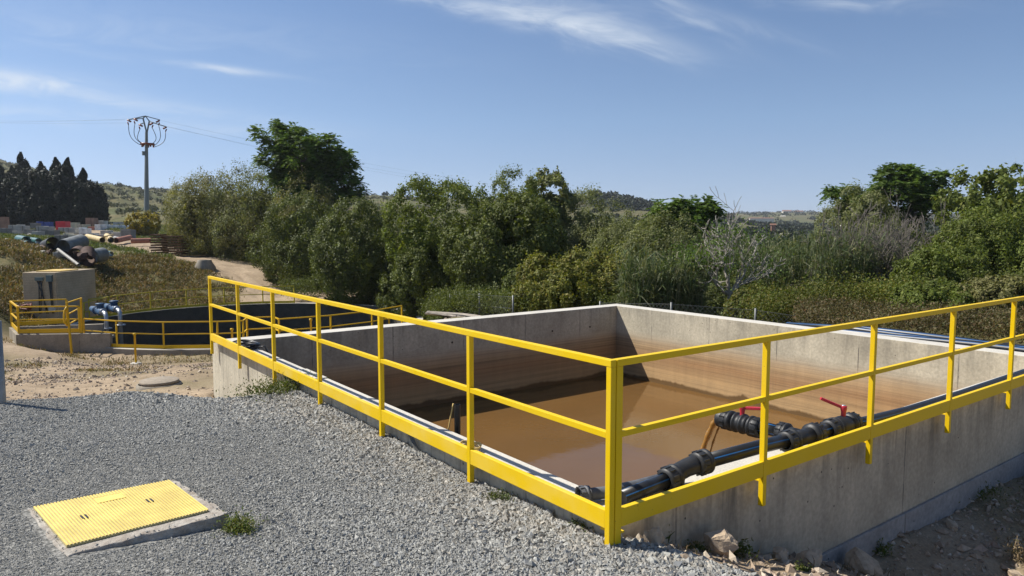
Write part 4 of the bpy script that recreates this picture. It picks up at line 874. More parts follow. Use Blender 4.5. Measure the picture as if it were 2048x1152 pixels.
def crown(rng, W, H0, H1, n, leaf=.09, asp=.38, nblob=11, nsub=150, sub=.085, spike=.4, depth=1.0, fill=.12, topbias=.0):
    """leaf quads of a crown W wide between heights H0 and H1: lobes, on each lobe rounded clumps, on each clump leaves that face outward"""
    cz = (H0+H1)/2; R = np.array([W/2, W/2*depth, (H1-H0)/2])
    bd = unit(rng, nblob); bd[:, 2] = bd[:, 2]*.9+.1; bc = bd*rng.uniform(.40, .62, (nblob, 1)); br = rng.uniform(.36, .52, nblob)
    bc = np.concatenate([bc, [[0, 0, 0]]]); br = np.append(br, .60)
    # clump centres spread evenly on the union of lobes
    m = nsub*6; k = rng.choice(len(bc), m, p=br**2/(br**2).sum()); u = unit(rng, m); c = bc[k]+u*br[k][:, None]
    inside = (np.linalg.norm(c[:, None]-bc[None], axis=2) < br[None]*.90).any(1); c, u = c[~inside], u[~inside]
    keep = []
    rad = max(.06, sub)*1.15
    for i in range(len(c)):
        if len(keep) >= nsub: break
        if not keep or np.min(np.linalg.norm(c[keep]-c[i], axis=1)) > rad*.62: keep.append(i)
    c, u = c[keep], u[keep]; nsub = len(c)
    lo = c.min(0); hi = c.max(0); c = (c-(lo+hi)/2)/((hi-lo)/2); c *= 1-rad*.8; sc = c*R
    sr = rng.uniform(.75, 1.5, nsub)*rad*W/2*1.25; pr = sr**1.6; j = rng.choice(nsub, n, p=pr/pr.sum())
    a = unit(rng, n)+u[j]*.75+np.array([0, 0, .2]); a /= np.linalg.norm(a, axis=1)[:, None]
    rr = rng.uniform(.55, 1.06, (n, 1)); st = np.ones((n, 3)); st[:, 2] = 1+spike*.35
    P = sc[j]+a*sr[j][:, None]*rr*st; N = a*.75+u[j]*.35
    # ragged shoots standing out of the clumps
    sh = rng.uniform(0, 1, n) < .10+.14*spike; P[sh] += (u[j][sh]*.5+np.array([0, 0, .9])*(.3+spike))*sr[j][sh][:, None]*rng.uniform(.1, .9, (sh.sum(), 1))
    sz = rng.uniform(.6, 1.4, (n, 1)); L = leaf*sz; Wd = leaf*asp*sz*1.25; upv = np.array([0, 0, 1.0])*spike+u[j]*.3
    V, Fq = oriented(rng, P, N, L, Wd, .5, upv)
    # a coarse inner layer that stops light shining straight through
    nc = n//9; kb = rng.integers(0, len(bc), nc); uu = unit(rng, nc); Pc = (bc[kb]+uu*br[kb][:, None]*rng.uniform(.35, .8, (nc, 1)))*R*.9; V2, F2 = oriented(rng, Pc, uu, leaf*3.2*np.ones((nc, 1)), leaf*1.6*np.ones((nc, 1)), .6)
    V = np.r_[V, V2]+np.array([0, 0, cz]); Fq = np.r_[Fq, F2+len(P)*4]
    q = V.reshape(-1, 4, 3); low = q[:, :, 2].min(1) < -.05; q[low, :, 2] += (-.05-q[low][:, :, 2].min(1)+rng.uniform(0, .3, low.sum()))[:, None]
    return q.reshape(-1, 3), Fq, sc+np.array([0, 0, cz]), bc*R+np.array([0, 0, cz])
def limbs(rng, tips, base_r, H0, seed, fork=.35):
    b = MB(); r = random.Random(seed); f = Vector((r.uniform(-.2,.2), r.uniform(-.2,.2), max(.25, H0*fork)))
    b.tube([Vector((0,0,-.3)), Vector((.02,0,f.z*.5)), f], [base_r*1.25, base_r, base_r*.85], 8, caps=False)
    for t in tips:
        t = Vector(t); m = f.lerp(t, .5)+Vector((r.uniform(-.12,.12), r.uniform(-.12,.12), r.uniform(0,.25)))*t.length*.3
        b.tube([f, f.lerp(m, .5)+Vector((0,0,.1)), m, t], [base_r*.6, base_r*.45, base_r*.3, base_r*.08], 6, caps=False)
    return b
def place(px0, px1, pytop, D):
    c = gp((px0+px1)/2, D); W = (px1-px0)/F*D; top = at((px0+px1)/2, pytop, D).z; return c, W, top-c.z
def bush(name, label, px0, px1, pytop, D, mat, seed, n=16000, leaf=.09, group=None, cat='tree', H0=-.15, trunk=.07, zb=None, asp=.38, **k):
    c, W, H = place(px0, px1, pytop, D); rng = np.random.default_rng(seed)
    if zb is not None: H += c.z-zb; c.z = zb
    V, Fq, sc, bc = crown(rng, W*1.02, H*H0, H*1.0, int(n*1.3), leaf*1.15, max(.4, min(.6, asp*1.35)), **k)
    t = thing(name, label, cat, c, group); link('crown', np_mesh('crown', V, Fq, mat), (0,0,0), t)
    b = limbs(rng, bc[:7], trunk, H, seed, .12 if H0 < .2 else .3); o = b.build('trunk', BARK, None); o.parent = t
    return t
G1 = 'trees and bushes along the track'; G2 = 'trees and bushes behind the square tank'; G3 = 'trees and bushes at the right'
def build_trees():
    B = bush
    B('bush', 'pale olive bushy tree at the left end of the row beside the dirt track', 345, 495, 348, 63, L_OLV, 1, 24000, .12, G1, asp=.22, spike=.9, nsub=260, sub=.09, depth=.9)
    B('bush', 'tall grey olive bush behind the left end of the row, below the big dark tree', 425, 600, 342, 62, L_WIL, 2, 22000, .12, G1, asp=.22, spike=1.0, nsub=260, sub=.09)
    B('bush', 'brownish olive bush in front of the big dark tree trunk', 535, 710, 366, 58, L_OLV, 3, 20000, .12, G1, asp=.22, spike=.9, nsub=240, sub=.09)
    B('bush', 'olive bush bulging toward the track in the middle of the left row', 420, 600, 384, 62, L_OLV, 31, 24000, .10, G1, asp=.28, spike=.6, nsub=260, sub=.09)
    B('bush', 'dark green bush touching the dirt track in front of the left row', 518, 705, 396, 51, L_DRK, 4, 30000, .10, G1, nsub=320, sub=.085, asp=.42)
    B('bush', 'dark leafy bush at the lower end of the dirt track', 630, 815, 396, 43, L_DRK, 5, 30000, .10, G1, nsub=320, sub=.085, asp=.42)
    B('bush', 'low dull bush in the gap between the two dark tree masses', 690, 850, 415, 56, L_WIL, 6, 14000, .11, G1, nsub=200, asp=.25)
    B('bush', 'shaded bush low in the hollow left of the round leafy tree', 760, 900, 500, 37, L_DRK, 61, 18000, .09, G1, nsub=220, sub=.09)
    B('leafy_tree', 'round bright topped leafy tree in the centre left, standing over the deep shade', 765, 995, 360, 39, L_MID, 7, 36000, .10, G2, nsub=380, sub=.075, asp=.42)
    B('leafy_tree', 'large dark leafy tree in the centre behind the far corner of the tank', 898, 1140, 388, 33, L_DRK, 8, 42000, .09, G2, nsub=420, sub=.07, asp=.45)
    B('leafy_tree', 'light green feathery tree top rising behind the large dark tree', 940, 1085, 342, 44, L_MID, 9, 18000, .10, G2, nsub=220, spike=.8, asp=.25)
    B('leafy_tree', 'slim grey green tree with loose top right of the light feathery one', 1045, 1150, 340, 46, L_WIL, 10, 9000, .13, G2, nsub=110, sub=.10, spike=.5, asp=.6, H0=.3)
    B('leafy_tree', 'grey green willow like tree behind the yellow green bush', 1105, 1285, 382, 45, L_WIL, 11, 24000, .11, G2, nsub=280, spike=.8, asp=.22)
    B('bush', 'dark hollow bush low between the large dark tree and the yellow green bush', 1000, 1130, 540, 29, L_DRK, 101, 16000, .08, G2, nsub=200)
    B('bush', 'yellow green bush just behind the far corner of the square tank', 1020, 1200, 520, 25.5, L_YEL, 12, 30000, .075, G2, nsub=360, sub=.075, asp=.5, spike=.5)
    B('bush', 'yellow green bush right of the far corner of the square tank', 1130, 1290, 505, 27, L_YEL, 13, 28000, .075, G2, nsub=340, sub=.075, asp=.5, spike=.5)
    B('bush', 'olive green rounded bush in the middle behind the far right wall', 1160, 1345, 445, 37, L_WIL, 14, 26000, .09, G2, nsub=300, spike=.7, asp=.25)
    B('bush', 'large fine leaved olive bush behind the reeds', 1240, 1450, 436, 33, L_WIL, 15, 32000, .085, G2, nsub=360, spike=.8, asp=.22)
    B('bush', 'dark bush behind the half dead tree', 1330, 1520, 478, 42, L_DRK, 16, 20000, .10, G2, nsub=260)
    B('bush', 'deep green bush under the half dead tree', 1380, 1560, 560, 27, L_DRK, 17, 20000, .075, G2, nsub=260)
    B('bush', 'olive bush on the skyline left of the right hand trees', 1640, 1800, 372, 47, L_WIL, 18, 22000, .11, G3, nsub=280, spike=.6, asp=.28)
    B('bush', 'mid green bush below the bare grey bush', 1560, 1720, 470, 36, L_DRK, 19, 22000, .09, G3, nsub=280, asp=.3)
    B('bush', 'dark bush behind the bare grey bush', 1700, 1900, 440, 44, L_DRK, 20, 22000, .11, G3, nsub=260)
    B('leafy_tree', 'leafy tree with gaps in its crown against the sky at the upper right', 1885, 2075, 345, 42, L_MID, 21, 9000, .16, G3, nsub=120, sub=.085, asp=.6, H0=.35, fill=.1, trunk=.12)
    B('leafy_tree', 'tree mostly beyond the right edge, its leaves at the upper corner of the treeline', 2030, 2180, 345, 41, L_MID, 22, 9000, .15, G3, nsub=100, asp=.6, H0=.3)
    B('bush', 'large olive green bush filling the right edge above the railing', 1840, 2110, 425, 27, L_MID, 23, 46000, .08, G3, nsub=480, sub=.065, spike=.5, asp=.32)
    B('bush', 'broad olive green bush left of the one at the right edge', 1770, 1960, 500, 25, L_MID, 24, 36000, .075, G3, nsub=420, sub=.07, spike=.5, asp=.35)
    B('bush', 'low yellowish bush with rusty leaves between the reeds and the right bushes', 1690, 1800, 505, 31, L_YEL, 25, 12000, .08, G3, nsub=160, asp=.5)
    B('bush', 'dark bush low at the right edge behind the pipes', 1930, 2120, 560, 20, L_DRK, 26, 24000, .06, G3, nsub=300, sub=.07)
    B('bush', 'rounded low bush right behind the pipes at the right, left of its neighbour', 1785, 1960, 575, 17.6, L_MID, 71, 26000, .055, G3, nsub=320, sub=.07)
    B('bush', 'rounded low bush behind the pipes at the extreme right edge', 1935, 2120, 560, 17.0, L_OLV, 72, 26000, .055, G3, nsub=320, sub=.07)
    B('bush', 'low light green bush behind the far right wall, nearest the half dead tree', 1450, 1590, 582, 21.5, L_UND, 73, 18000, .06, G3, nsub=240, asp=.5)
    B('bush', 'low light green bush in the middle of the far right wall', 1575, 1700, 570, 22.5, L_UND, 74, 18000, .06, G3, nsub=240, asp=.5)
    B('bush', 'low yellowish bush behind the wall where the black pipes begin', 1675, 1810, 578, 20.5, L_YEL, 75, 18000, .06, G3, nsub=240, asp=.5)
    for k, (a_, b_, c_, lab) in enumerate([(-40, 70, 346, 'broad dark conifer in front of the cypresses at the left edge'), (28, 128, 340, 'broad dark conifer in front of the middle of the cypress row'), (95, 180, 338, 'broad dark conifer in front of the right half of the cypress row'), (150, 218, 368, 'smaller dark conifer sloping down at the right end of the cypress row')]):
        B('conifer', lab, a_, b_, c_, 126, L_CYP, 90+k, 15000, .36, 'dark cypresses behind the storage yard', nsub=260, sub=.06, spike=1.3, asp=.3, trunk=.3)
    B('bush', 'small yellow flowering broom bush beside the foot of the power pole', 262, 322, 428, 92, L_BRM, 27, 7000, .20, None, nsub=110, spike=.8, asp=.3)
    B('bush', 'small leafy shrub before the wire fence beyond the tank', 890, 945, 585, 27, L_WIL, 28, 6000, .08, None, nsub=90, asp=.5)
build_trees()
# pinnate-leaved trees
def frond_tree(name, label, px0, px1, pytop, D, seed, ncl, H0=.45, lobes=None, mat=L_AIL, fl=.75, group=None, tr=.14):
    c, W, H = place(px0, px1, pytop, D); rng = np.random.default_rng(seed); R = np.array([W/2, W/2, H*(1-H0)/2]); cz = H*(1+H0)/2
    if lobes is None: lobes = [(rng.uniform(-.5,.5), rng.uniform(-.5,.5), rng.uniform(-.4,.5), rng.uniform(.38,.55)) for _ in range(7)]
    lb = np.array(lobes); k = rng.choice(len(lb), ncl, p=lb[:, 3]**2/(lb[:, 3]**2).sum()); u = unit(rng, ncl); u[:, 2] = u[:, 2]*.85+.12; T = (lb[k, :3]+u*lb[k, 3:4]*rng.uniform(.65, 1.05, (ncl, 1)))*R+np.array([0, 0, cz])
    # rotate lobes so that x runs across the picture
    rot = np.array([[CY, -SY, 0], [SY, CY, 0], [0, 0, 1]]).T; Tw = T@np.array([[CY, -SY, 0], [SY, CY, 0], [0, 0, 1]])
    nf, nl = 9, 7; th = (np.arange(nf)/nf*6.283)[None]+rng.uniform(0, 6.28, (ncl, 1))+rng.normal(0, .25, (ncl, nf)); el = rng.uniform(-.6, 1.2, (ncl, nf)); dirs = np.stack([np.cos(th)*np.cos(el), np.sin(th)*np.cos(el), np.sin(el)], -1)
    s = (np.arange(nl)+1.5)/(nl+1); L = fl*rng.uniform(.6, 1.2, (ncl, nf, 1, 1)); sag = np.zeros((1,1,nl,3)); sag[..., 2] = -.42*s**2
    base = Tw[:, None, None]+dirs[:, :, None]*s[None, None, :, None]*L+sag*L; side = np.cross(dirs, [0, 0, 1]); side /= np.linalg.norm(side, axis=-1)[..., None]+1e-9
    Ps = []; Ds = []
    for sg in (-1, 1):
        d = side[:, :, None]*sg+dirs[:, :, None]*.35+np.array([0, 0, -.25]); d = np.broadcast_to(d, base.shape); d = d/np.linalg.norm(d, axis=-1)[..., None]; Ps.append((base+d*L*.17).reshape(-1, 3)); Ds.append(d.reshape(-1, 3))
    P = np.concatenate(Ps); d = np.concatenate(Ds); n = len(P); up = np.cross(d, rng.normal(0, .8, (n, 3))+np.array([0, 0, .8])); up /= np.linalg.norm(up, axis=1)[:, None]; l = fl*.36*rng.uniform(.7, 1.2, (n, 1)); w = l*.36
    V = np.stack([P-d*l/2, P+up*w/2-d*l*.1, P+d*l/2, P-up*w/2-d*l*.1], 1).reshape(-1, 3)
    t = thing(name, label, 'tree', c, group); link('crown', np_mesh('crown', V, np.arange(n*4).reshape(-1, 4), mat), (0,0,0), t)
    b = MB(); r = random.Random(seed); cen = (lb[:, :3]*R+np.array([0, 0, cz]))@np.array([[CY, -SY, 0], [SY, CY, 0], [0, 0, 1]]); f = Vector(cen.mean(0))*.5; f.z = H*H0*.8
    b.tube([Vector((0,0,-.3)), f*.5, f], [tr*1.3, tr, tr*.8], 8, caps=False)
    for i, q in enumerate(cen):
        q = Vector(q); q.z -= R[2]*lb[i, 3]*.4; m = f.lerp(q, .5)+Vector((r.uniform(-.3,.3), r.uniform(-.3,.3), -.1)); b.tube([f, m, q], [tr*.6, tr*.4, tr*.22], 6, caps=False)
        mem = np.where(k == i)[0]
        for j in mem[:22]: e = Vector(Tw[j]); b.tube([q, q.lerp(e, .5)+Vector((0,0,-.12)), e], [tr*.2, tr*.13, tr*.05], 5, caps=False)
    o = b.build('trunk', BARK); o.parent = t; return t
def build_frond_trees():
    frond_tree('pinnate_tree', 'tall dark tree with feathery leaves standing alone against the sky left of centre', 518, 730, 246, 60, 41, 440, H0=.40, lobes=[(-.62,0,.72,.36),(-.25,.2,.55,.40),(-.55,0,.15,.40),(-.1,-.2,.25,.42),(.30,0,.42,.38),(.60,.1,.10,.34),(.25,.2,-.05,.36),(.62,0,-.40,.34),(-.45,.1,-.25,.32),(.85,0,-.62,.16),(.42,0,-.72,.22),(-.02,.2,-.2,.35),(.1,-.2,-.5,.34),(-.25,-.1,-.45,.34),(.45,.1,.1,.34)], fl=.85, group=G1, tr=.17)
    frond_tree('pinnate_tree', 'spreading feathery leaved tree on the skyline at the right, above the bare grey bush', 1648, 1905, 328, 49, 42, 330, H0=.5, lobes=[(-.80,0,.12,.20),(-.55,0,-.3,.30),(-.30,0,.05,.26),(.10,.1,.66,.32),(.05,0,.15,.36),(.52,0,.50,.30),(.40,-.1,-.05,.36),(.78,0,-.15,.24),(-.2,.2,-.5,.34),(.3,.2,-.6,.3)], fl=.75, group=G3, tr=.14)
    frond_tree('pinnate_tree', 'green feathery leaved tree left of the pale half dead tree', 1300, 1450, 384, 35, 43, 190, H0=.45, lobes=[(-.62,0,.45,.40),(-.1,0,.35,.45),(.4,.1,.45,.36),(-.5,0,-.2,.42),(.1,.2,-.3,.45),(.5,0,-.3,.3)], fl=.6, group=G2, tr=.08)
build_frond_trees()
# bare branching plants
def bare(name, label, px0, px1, pytop, D, seed, stems, levels, mat, r0=.05, group=None, spread=.55, leaves=None, nleaf=0, fan=1.0, zoff=0, trunk_h=.0, cat='tree', ratio=.72, rmin=.010):
    c, W, H = place(px0, px1, pytop, D); c.z += zoff; H -= zoff; rng = random.Random(seed); b = MB(); tips = []
    ax = Vector((CY, -SY, 0))
    def grow(p, d, L, r, lv):
        n = 4; pts = [p]; q = p.copy(); dd = d.copy()
        for i in range(n):
            dd = (dd+Vector((rng.gauss(0,.16), rng.gauss(0,.16), rng.gauss(.03,.12)))).normalized(); q = q+dd*L/n; pts.append(q.copy())
        b.tube(pts, [max(rmin, r*(1-.45*i/n)) for i in range(n+1)], 6 if r > .03 else 4, caps=False)
        if lv == 0: tips.append(q); return
        for k in range(rng.choice((2, 3, 3))):
            j = rng.choice((2, 3, 4)); nd = (dd+Vector((rng.gauss(0,spread), rng.gauss(0,spread), rng.gauss(.12,spread*.7)))).normalized(); grow(pts[j], nd, L*rng.uniform(.55,.85)*ratio/.72, r*.52, lv-1)
    if trunk_h: st = Vector((.0,.0,H*trunk_h)); b.tube([Vector((0,0,-.4)), Vector((.06,.05,H*trunk_h*.5)), st], [r0*1.5, r0*1.25, r0*1.1], 8, caps=False)
    else: st = Vector((0,0,0))
    for s in range(stems):
        f = (s+.5)/stems*2-1; d = (ax*f*fan+Vector((rng.gauss(0,.18), rng.gauss(0,.18), 1.0))).normalized(); o = st if trunk_h else ax*f*W*.18+Vector((rng.gauss(0,.1), rng.gauss(0,.1), -.2)); grow(o, d, H*(1-trunk_h)*.42*rng.uniform(.8,1.1), r0, levels)
    VV = np.array(b.v); mz = np.percentile(VV[:, 2], 99.7); lat = VV[:, 0]*CY-VV[:, 1]*SY; hi_ = np.percentile(np.abs(lat[VV[:, 2] > H*max(trunk_h, .2)]), 98); kx = min(2.2, max(.6, (W/2)/hi_)); wgt = np.clip((VV[:, 2]-H*trunk_h*.6)/(H*.3+1e-6), 0, 1)
    def fit(A, w_): A = A.copy(); A[:, :2] *= (1+(kx-1)*w_)[:, None]; A[:, 2] *= H/mz; return A
    b.v = [tuple(v) for v in fit(VV, wgt)]; tw = np.array([tuple(x) for x in tips]); tips = [Vector(v) for v in fit(tw, np.ones(len(tw)))]
    t = thing(name, label, cat, c, group); o = b.build('branches', mat); o.parent = t
    if leaves:
        nr = np.random.default_rng(seed); T = np.array([tuple(x) for x in tips]); T = T[T[:, 2] < H*.8] if len(T) > 30 else T; P = T[nr.integers(0, len(T), nleaf)]+nr.normal(0, .16, (nleaf, 3)); V, Fq = leaf_quads(nr, P, unit(nr, nleaf), np.full((nleaf,1), .10), np.full((nleaf,1), .05)); link('leaves', np_mesh('leaves', V, Fq, leaves), (0,0,0), t)
    return t
def build_bare():
    bare('half_dead_tree', 'half dead tree with pale bare branches and leaning trunk behind the far right wall', 1372, 1545, 392, 24.0, 51, 8, 4, BARKP, .055, G2, .45, L_AIL, 1700, 1.3, 0, .36)
    bare('half_dead_tree', 'thin second trunk with few leaves just left of the half dead tree', 1345, 1450, 455, 24.6, 57, 4, 4, BARK, .045, G2, .4, L_AIL, 3500, .5, 0, .3)
    for i, (a, bb, t, D, lab) in enumerate([(1650, 1770, 410, 28.4, 'bare grey twiggy bush at the left of the dead clump under the right trees'), (1745, 1890, 392, 28.8, 'largest bare grey twiggy bush under the spreading feathery tree')]):
        bare('bare_bush', lab, a, bb, t, D, 52+i, 14, 4, BARKG, .035, G3, .45, cat='bush', zoff=1.2, rmin=.011)
    bare('bare_bush', 'dark reddish tangle of bare stems between the reeds and the right bushes', 1705, 1790, 535, 28, 54, 9, 4, BARKR, .022, G3, .5, cat='bush')
    bare('bare_bush', 'dry bare shrub in the gap on the skyline right of the tall dark tree', 725, 785, 376, 60, 55, 8, 3, BARKG, .04, G1, .3, cat='bush', zoff=2)
    bare('bare_bush', 'dry grey twigs rising before the trunk of the tall dark tree', 575, 640, 345, 59.5, 56, 6, 3, BARKG, .04, G1, .3, cat='bush', zoff=3)
build_bare()
# cypresses
def build_cypresses():
    rng = np.random.default_rng(8); protos = []
    for v in range(3):
        n = 15000; h = rng.uniform(0, 1, n)**.8; prof = np.interp(h, [0, .1, .35, .7, .9, 1], [.75, 1, .95, .62, .28, .05]); th = rng.uniform(0, 6.283, n)
        nub = rng.integers(0, 70, n); hn = rng.uniform(0, 1, 70); tn = rng.uniform(0, 6.283, 70); 
        h = np.clip(hn[nub]+rng.normal(0, .028, n)+.05*(rng.uniform(0,1,n)**4), 0, 1); th = tn[nub]+rng.normal(0, .22, n); prof = np.interp(h, [0, .1, .35, .7, .9, 1], [.8, 1, .96, .64, .30, .03]); r = prof*(.45+.75*rng.uniform(0, 1, 70)[nub])*rng.uniform(.2, 1, n)**.4
        P = np.stack([r*np.cos(th)*.5, r*np.sin(th)*.5, h+r*.05], 1); d = np.stack([np.cos(th)*.5, np.sin(th)*.5, np.full(n, .9)], 1)+rng.normal(0, .3, (n, 3)); d /= np.linalg.norm(d, axis=1)[:, None]
        s = np.cross(d, rng.normal(0, 1, (n, 3))); s /= np.linalg.norm(s, axis=1)[:, None]; sc = rng.uniform(.6, 1.4, (n, 1))
        sx = np.array([1/5.5, 1/5.5, 1/13.0]); L = .55*sc; W = .17*sc
        V = np.stack([P-d*L/2*sx, P+s*W/2*sx, P+d*L/2*sx, P-s*W/2*sx], 1).reshape(-1, 3); protos.append(np_mesh('crown', V, np.arange(n*4).reshape(-1, 4), L_CYP))
    trunk = MB().tube([(0,0,-.05),(0,0,.3),(0,0,.95)], [.045,.03,.006], 6, caps=False).build('trunk', BARK); tm = trunk.data; bpy.data.objects.remove(trunk)
    sp = [(12,335,150,46),(57,311,150,44),(95,330,148,42),(125,322,146,40),(150,322,142,44),(178,343,140,42),(205,418,126,40),(38,338,152,40)]
    nm = ['at the left edge behind the yard','tallest, its top well above the others at the left','with a blunt top just right of the tallest one','in the middle of the row','just right of the middle of the row','with a leaning tip near the right end','shortest, at the right end of the row','just left of the tallest one']
    for i, (px, py, D, w) in enumerate(sp):
        g = gp(px, D); H = at(px, py, D).z-g.z+.5; W = w/F*D*1.12
        t = thing('cypress', 'dark cypress '+nm[i], 'tree', g, 'dark cypresses behind the storage yard'); t.scale = (W, W, H); t.rotation_euler = (0, 0, i*1.7)
        link('crown', protos[i % 3], (0,0,0), t); link('trunk', tm, (0,0,0), t)
build_cypresses()

# ------------------------------------------------------------------ reeds and undergrowth
def build_thickets():
    rng = np.random.default_rng(21)
    def reeds(n, px0, px1, D0, D1, H, name, label, mat, hv=.35):
        x, y, px, D = polar(rng, n, px0, px1, D0, D1); z = ground(x, y); Hh = H*rng.uniform(1-hv, 1+hv, n); per = 9
        st = np.stack([x, y, z], 1); le = np.stack([rng.normal(0, .12, n), rng.normal(0, .12, n), np.ones(n)], 1); tops = st+le*Hh[:, None]
        V1, F1 = blades(rng, st, Hh*1.0, np.full(n, .025), .12, droop=.02)
        f = rng.uniform(.25, 1.0, (n, per)); P = (st[:, None]+le[:, None]*(Hh[:, None]*f)[..., None]).reshape(-1, 3); V2, F2 = blades(rng, P, rng.uniform(.35, .7, n*per), rng.uniform(.03, .055, n*per), .85, droop=.75)
        me = blade_mesh(name, np.r_[V1, V2], F1, mat); return tag(link(name, me), label, 'reeds', kind='stuff')
    reeds(700, 1250, 1400, 22.5, 25.5, 1.9, 'reeds', 'reeds with pale leaf tips behind the far right wall', L_REED)
    reeds(3800, 1440, 1790, 29, 40, 3.2, 'tall_reeds', 'tall blue green reeds filling the hollow behind the half dead tree', L_REED, .3)
    reeds(700, 1640, 1740, 27, 31, 3.1, 'drooping_reeds', 'drooping tall reeds with bleached leaves left of the bare bushes', L_REED, .2)
    def mass(name, label, px0, px1, D0, D1, H, n, mat, leaf=.07, nsub=700, asp=.5, kout=.4):
        x, y, px, D = polar(rng, nsub, px0, px1, D0, D1); k = ~keep_out(x, y, 1.6) & (x > -.5) & ~((x > 9) & (x < 10.35) & (y < 7.5)); x, y, D = x[k], y[k], D[k]; z = ground(x, y); hh = H*(.45+1.1*np.clip(fbm(x*.45, y*.45, 77)+.5, 0, 1)); m = len(x); j = rng.integers(0, m, n)
        r = np.clip(H*.35, .2, .6); P = np.stack([x[j], y[j], z[j]+hh[j]*rng.uniform(.25, 1, n)**.7], 1)+rng.normal(0, r*.5, (n, 3)); d = unit(rng, n)+np.array([0,0,.3]); d /= np.linalg.norm(d, axis=1)[:, None]; sz = leaf*rng.uniform(.6, 1.4, (n, 1))
        V, Fq = leaf_quads(rng, P, d, sz, sz*asp); tag(link(name, np_mesh(name, V, Fq, mat)), label, 'undergrowth', kind='stuff')
    mass('undergrowth', 'yellow green undergrowth behind the far right wall', 1500, 1870, 19, 27, 1.1, 90000, L_UND, .07, 1600)
    mass('bramble_undergrowth', 'dark leafy undergrowth at the foot of the central trees', 850, 1500, 24, 31, .9, 60000, L_DRK, .08, 1400)
    mass('brown_undergrowth', 'brownish dry undergrowth behind the black pipes at the right', 1600, 2250, 12.6, 20, .5, 80000, mat_leaf('rusty_undergrowth', [(.12,.085,.04),(.09,.09,.03),(.17,.12,.06),(.07,.08,.025),(.14,.07,.03)], .25), .05, 1500)
    mass('valley_woods', 'low woods filling the hollow below the far village', 1180, 2250, 42, 75, 2.6, 90000, L_DRK, .22, 1500)
    mass('track_undergrowth', 'leafy undergrowth in the shade below the left row of trees', 560, 900, 38, 48, 1.0, 26000, L_DRK, .1, 500)
    # far scrub and woods: clumps of leaf sprays over the slopes
    def scrub(name, label, n, px0, px1, D0, D1, size, per, mat, dens=None):
        x, y, px, D = polar(rng, n, px0, px1, D0, D1)
        if dens is not None: k = fbm(x*.012, y*.012, 33)+fbm(x*.05, y*.05, 34)*.6 > dens; x, y, D = x[k], y[k], D[k]
        m = len(x); z = ground(x, y); s = size*rng.uniform(.35, 1.3, m)**1.5; j = np.repeat(np.arange(m), per); u = unit(rng, m*per); u[:, 2] = np.abs(u[:, 2]); P = np.stack([x, y, z], 1)[j]+u*s[j][:, None]*rng.uniform(.5, 1, (m*per, 1))*np.array([1,1,.85])
        d = unit(rng, m*per); L = np.minimum(s[j]*.55, D[j]*.006)[:, None]; V, Fq = leaf_quads(rng, P, d, L, L*.6); tag(link(name, np_mesh(name, V, Fq, mat)), label, 'scrub', kind='stuff')
    SC1 = mat_leaf('hill_scrub_leaf', [(0.072,0.079,0.032),(0.094,0.097,0.040),(0.050,0.058,0.022),(0.122,0.115,0.054)], .1, .4, .02); SC2 = mat_leaf('far_wood_leaf', [(0.022,0.032,0.013),(0.032,0.043,0.016),(0.016,0.025,0.010),(0.043,0.050,0.019)], .1, .5, .02)
    scrub('hill_scrub', 'low green scrub dotted over the dry hillside', 9000, -80, 1350, 150, 560, 1.2, 26, SC1, -.12)
    scrub('skyline_scrub', 'small dark trees scattered along the hill crest', 60, 120, 1320, 400, 520, 2.4, 60, SC2)
    scrub('distant_woods', 'dark woods spread over the far valley side below the village', 2600, 1180, 2300, 130, 900, 4.5, 80, SC2, -.10)
    scrub('village_trees', 'dark trees between the houses of the far village', 1500, 1250, 2250, 900, 1650, 4.5, 30, SC2, -.05)
build_thickets()

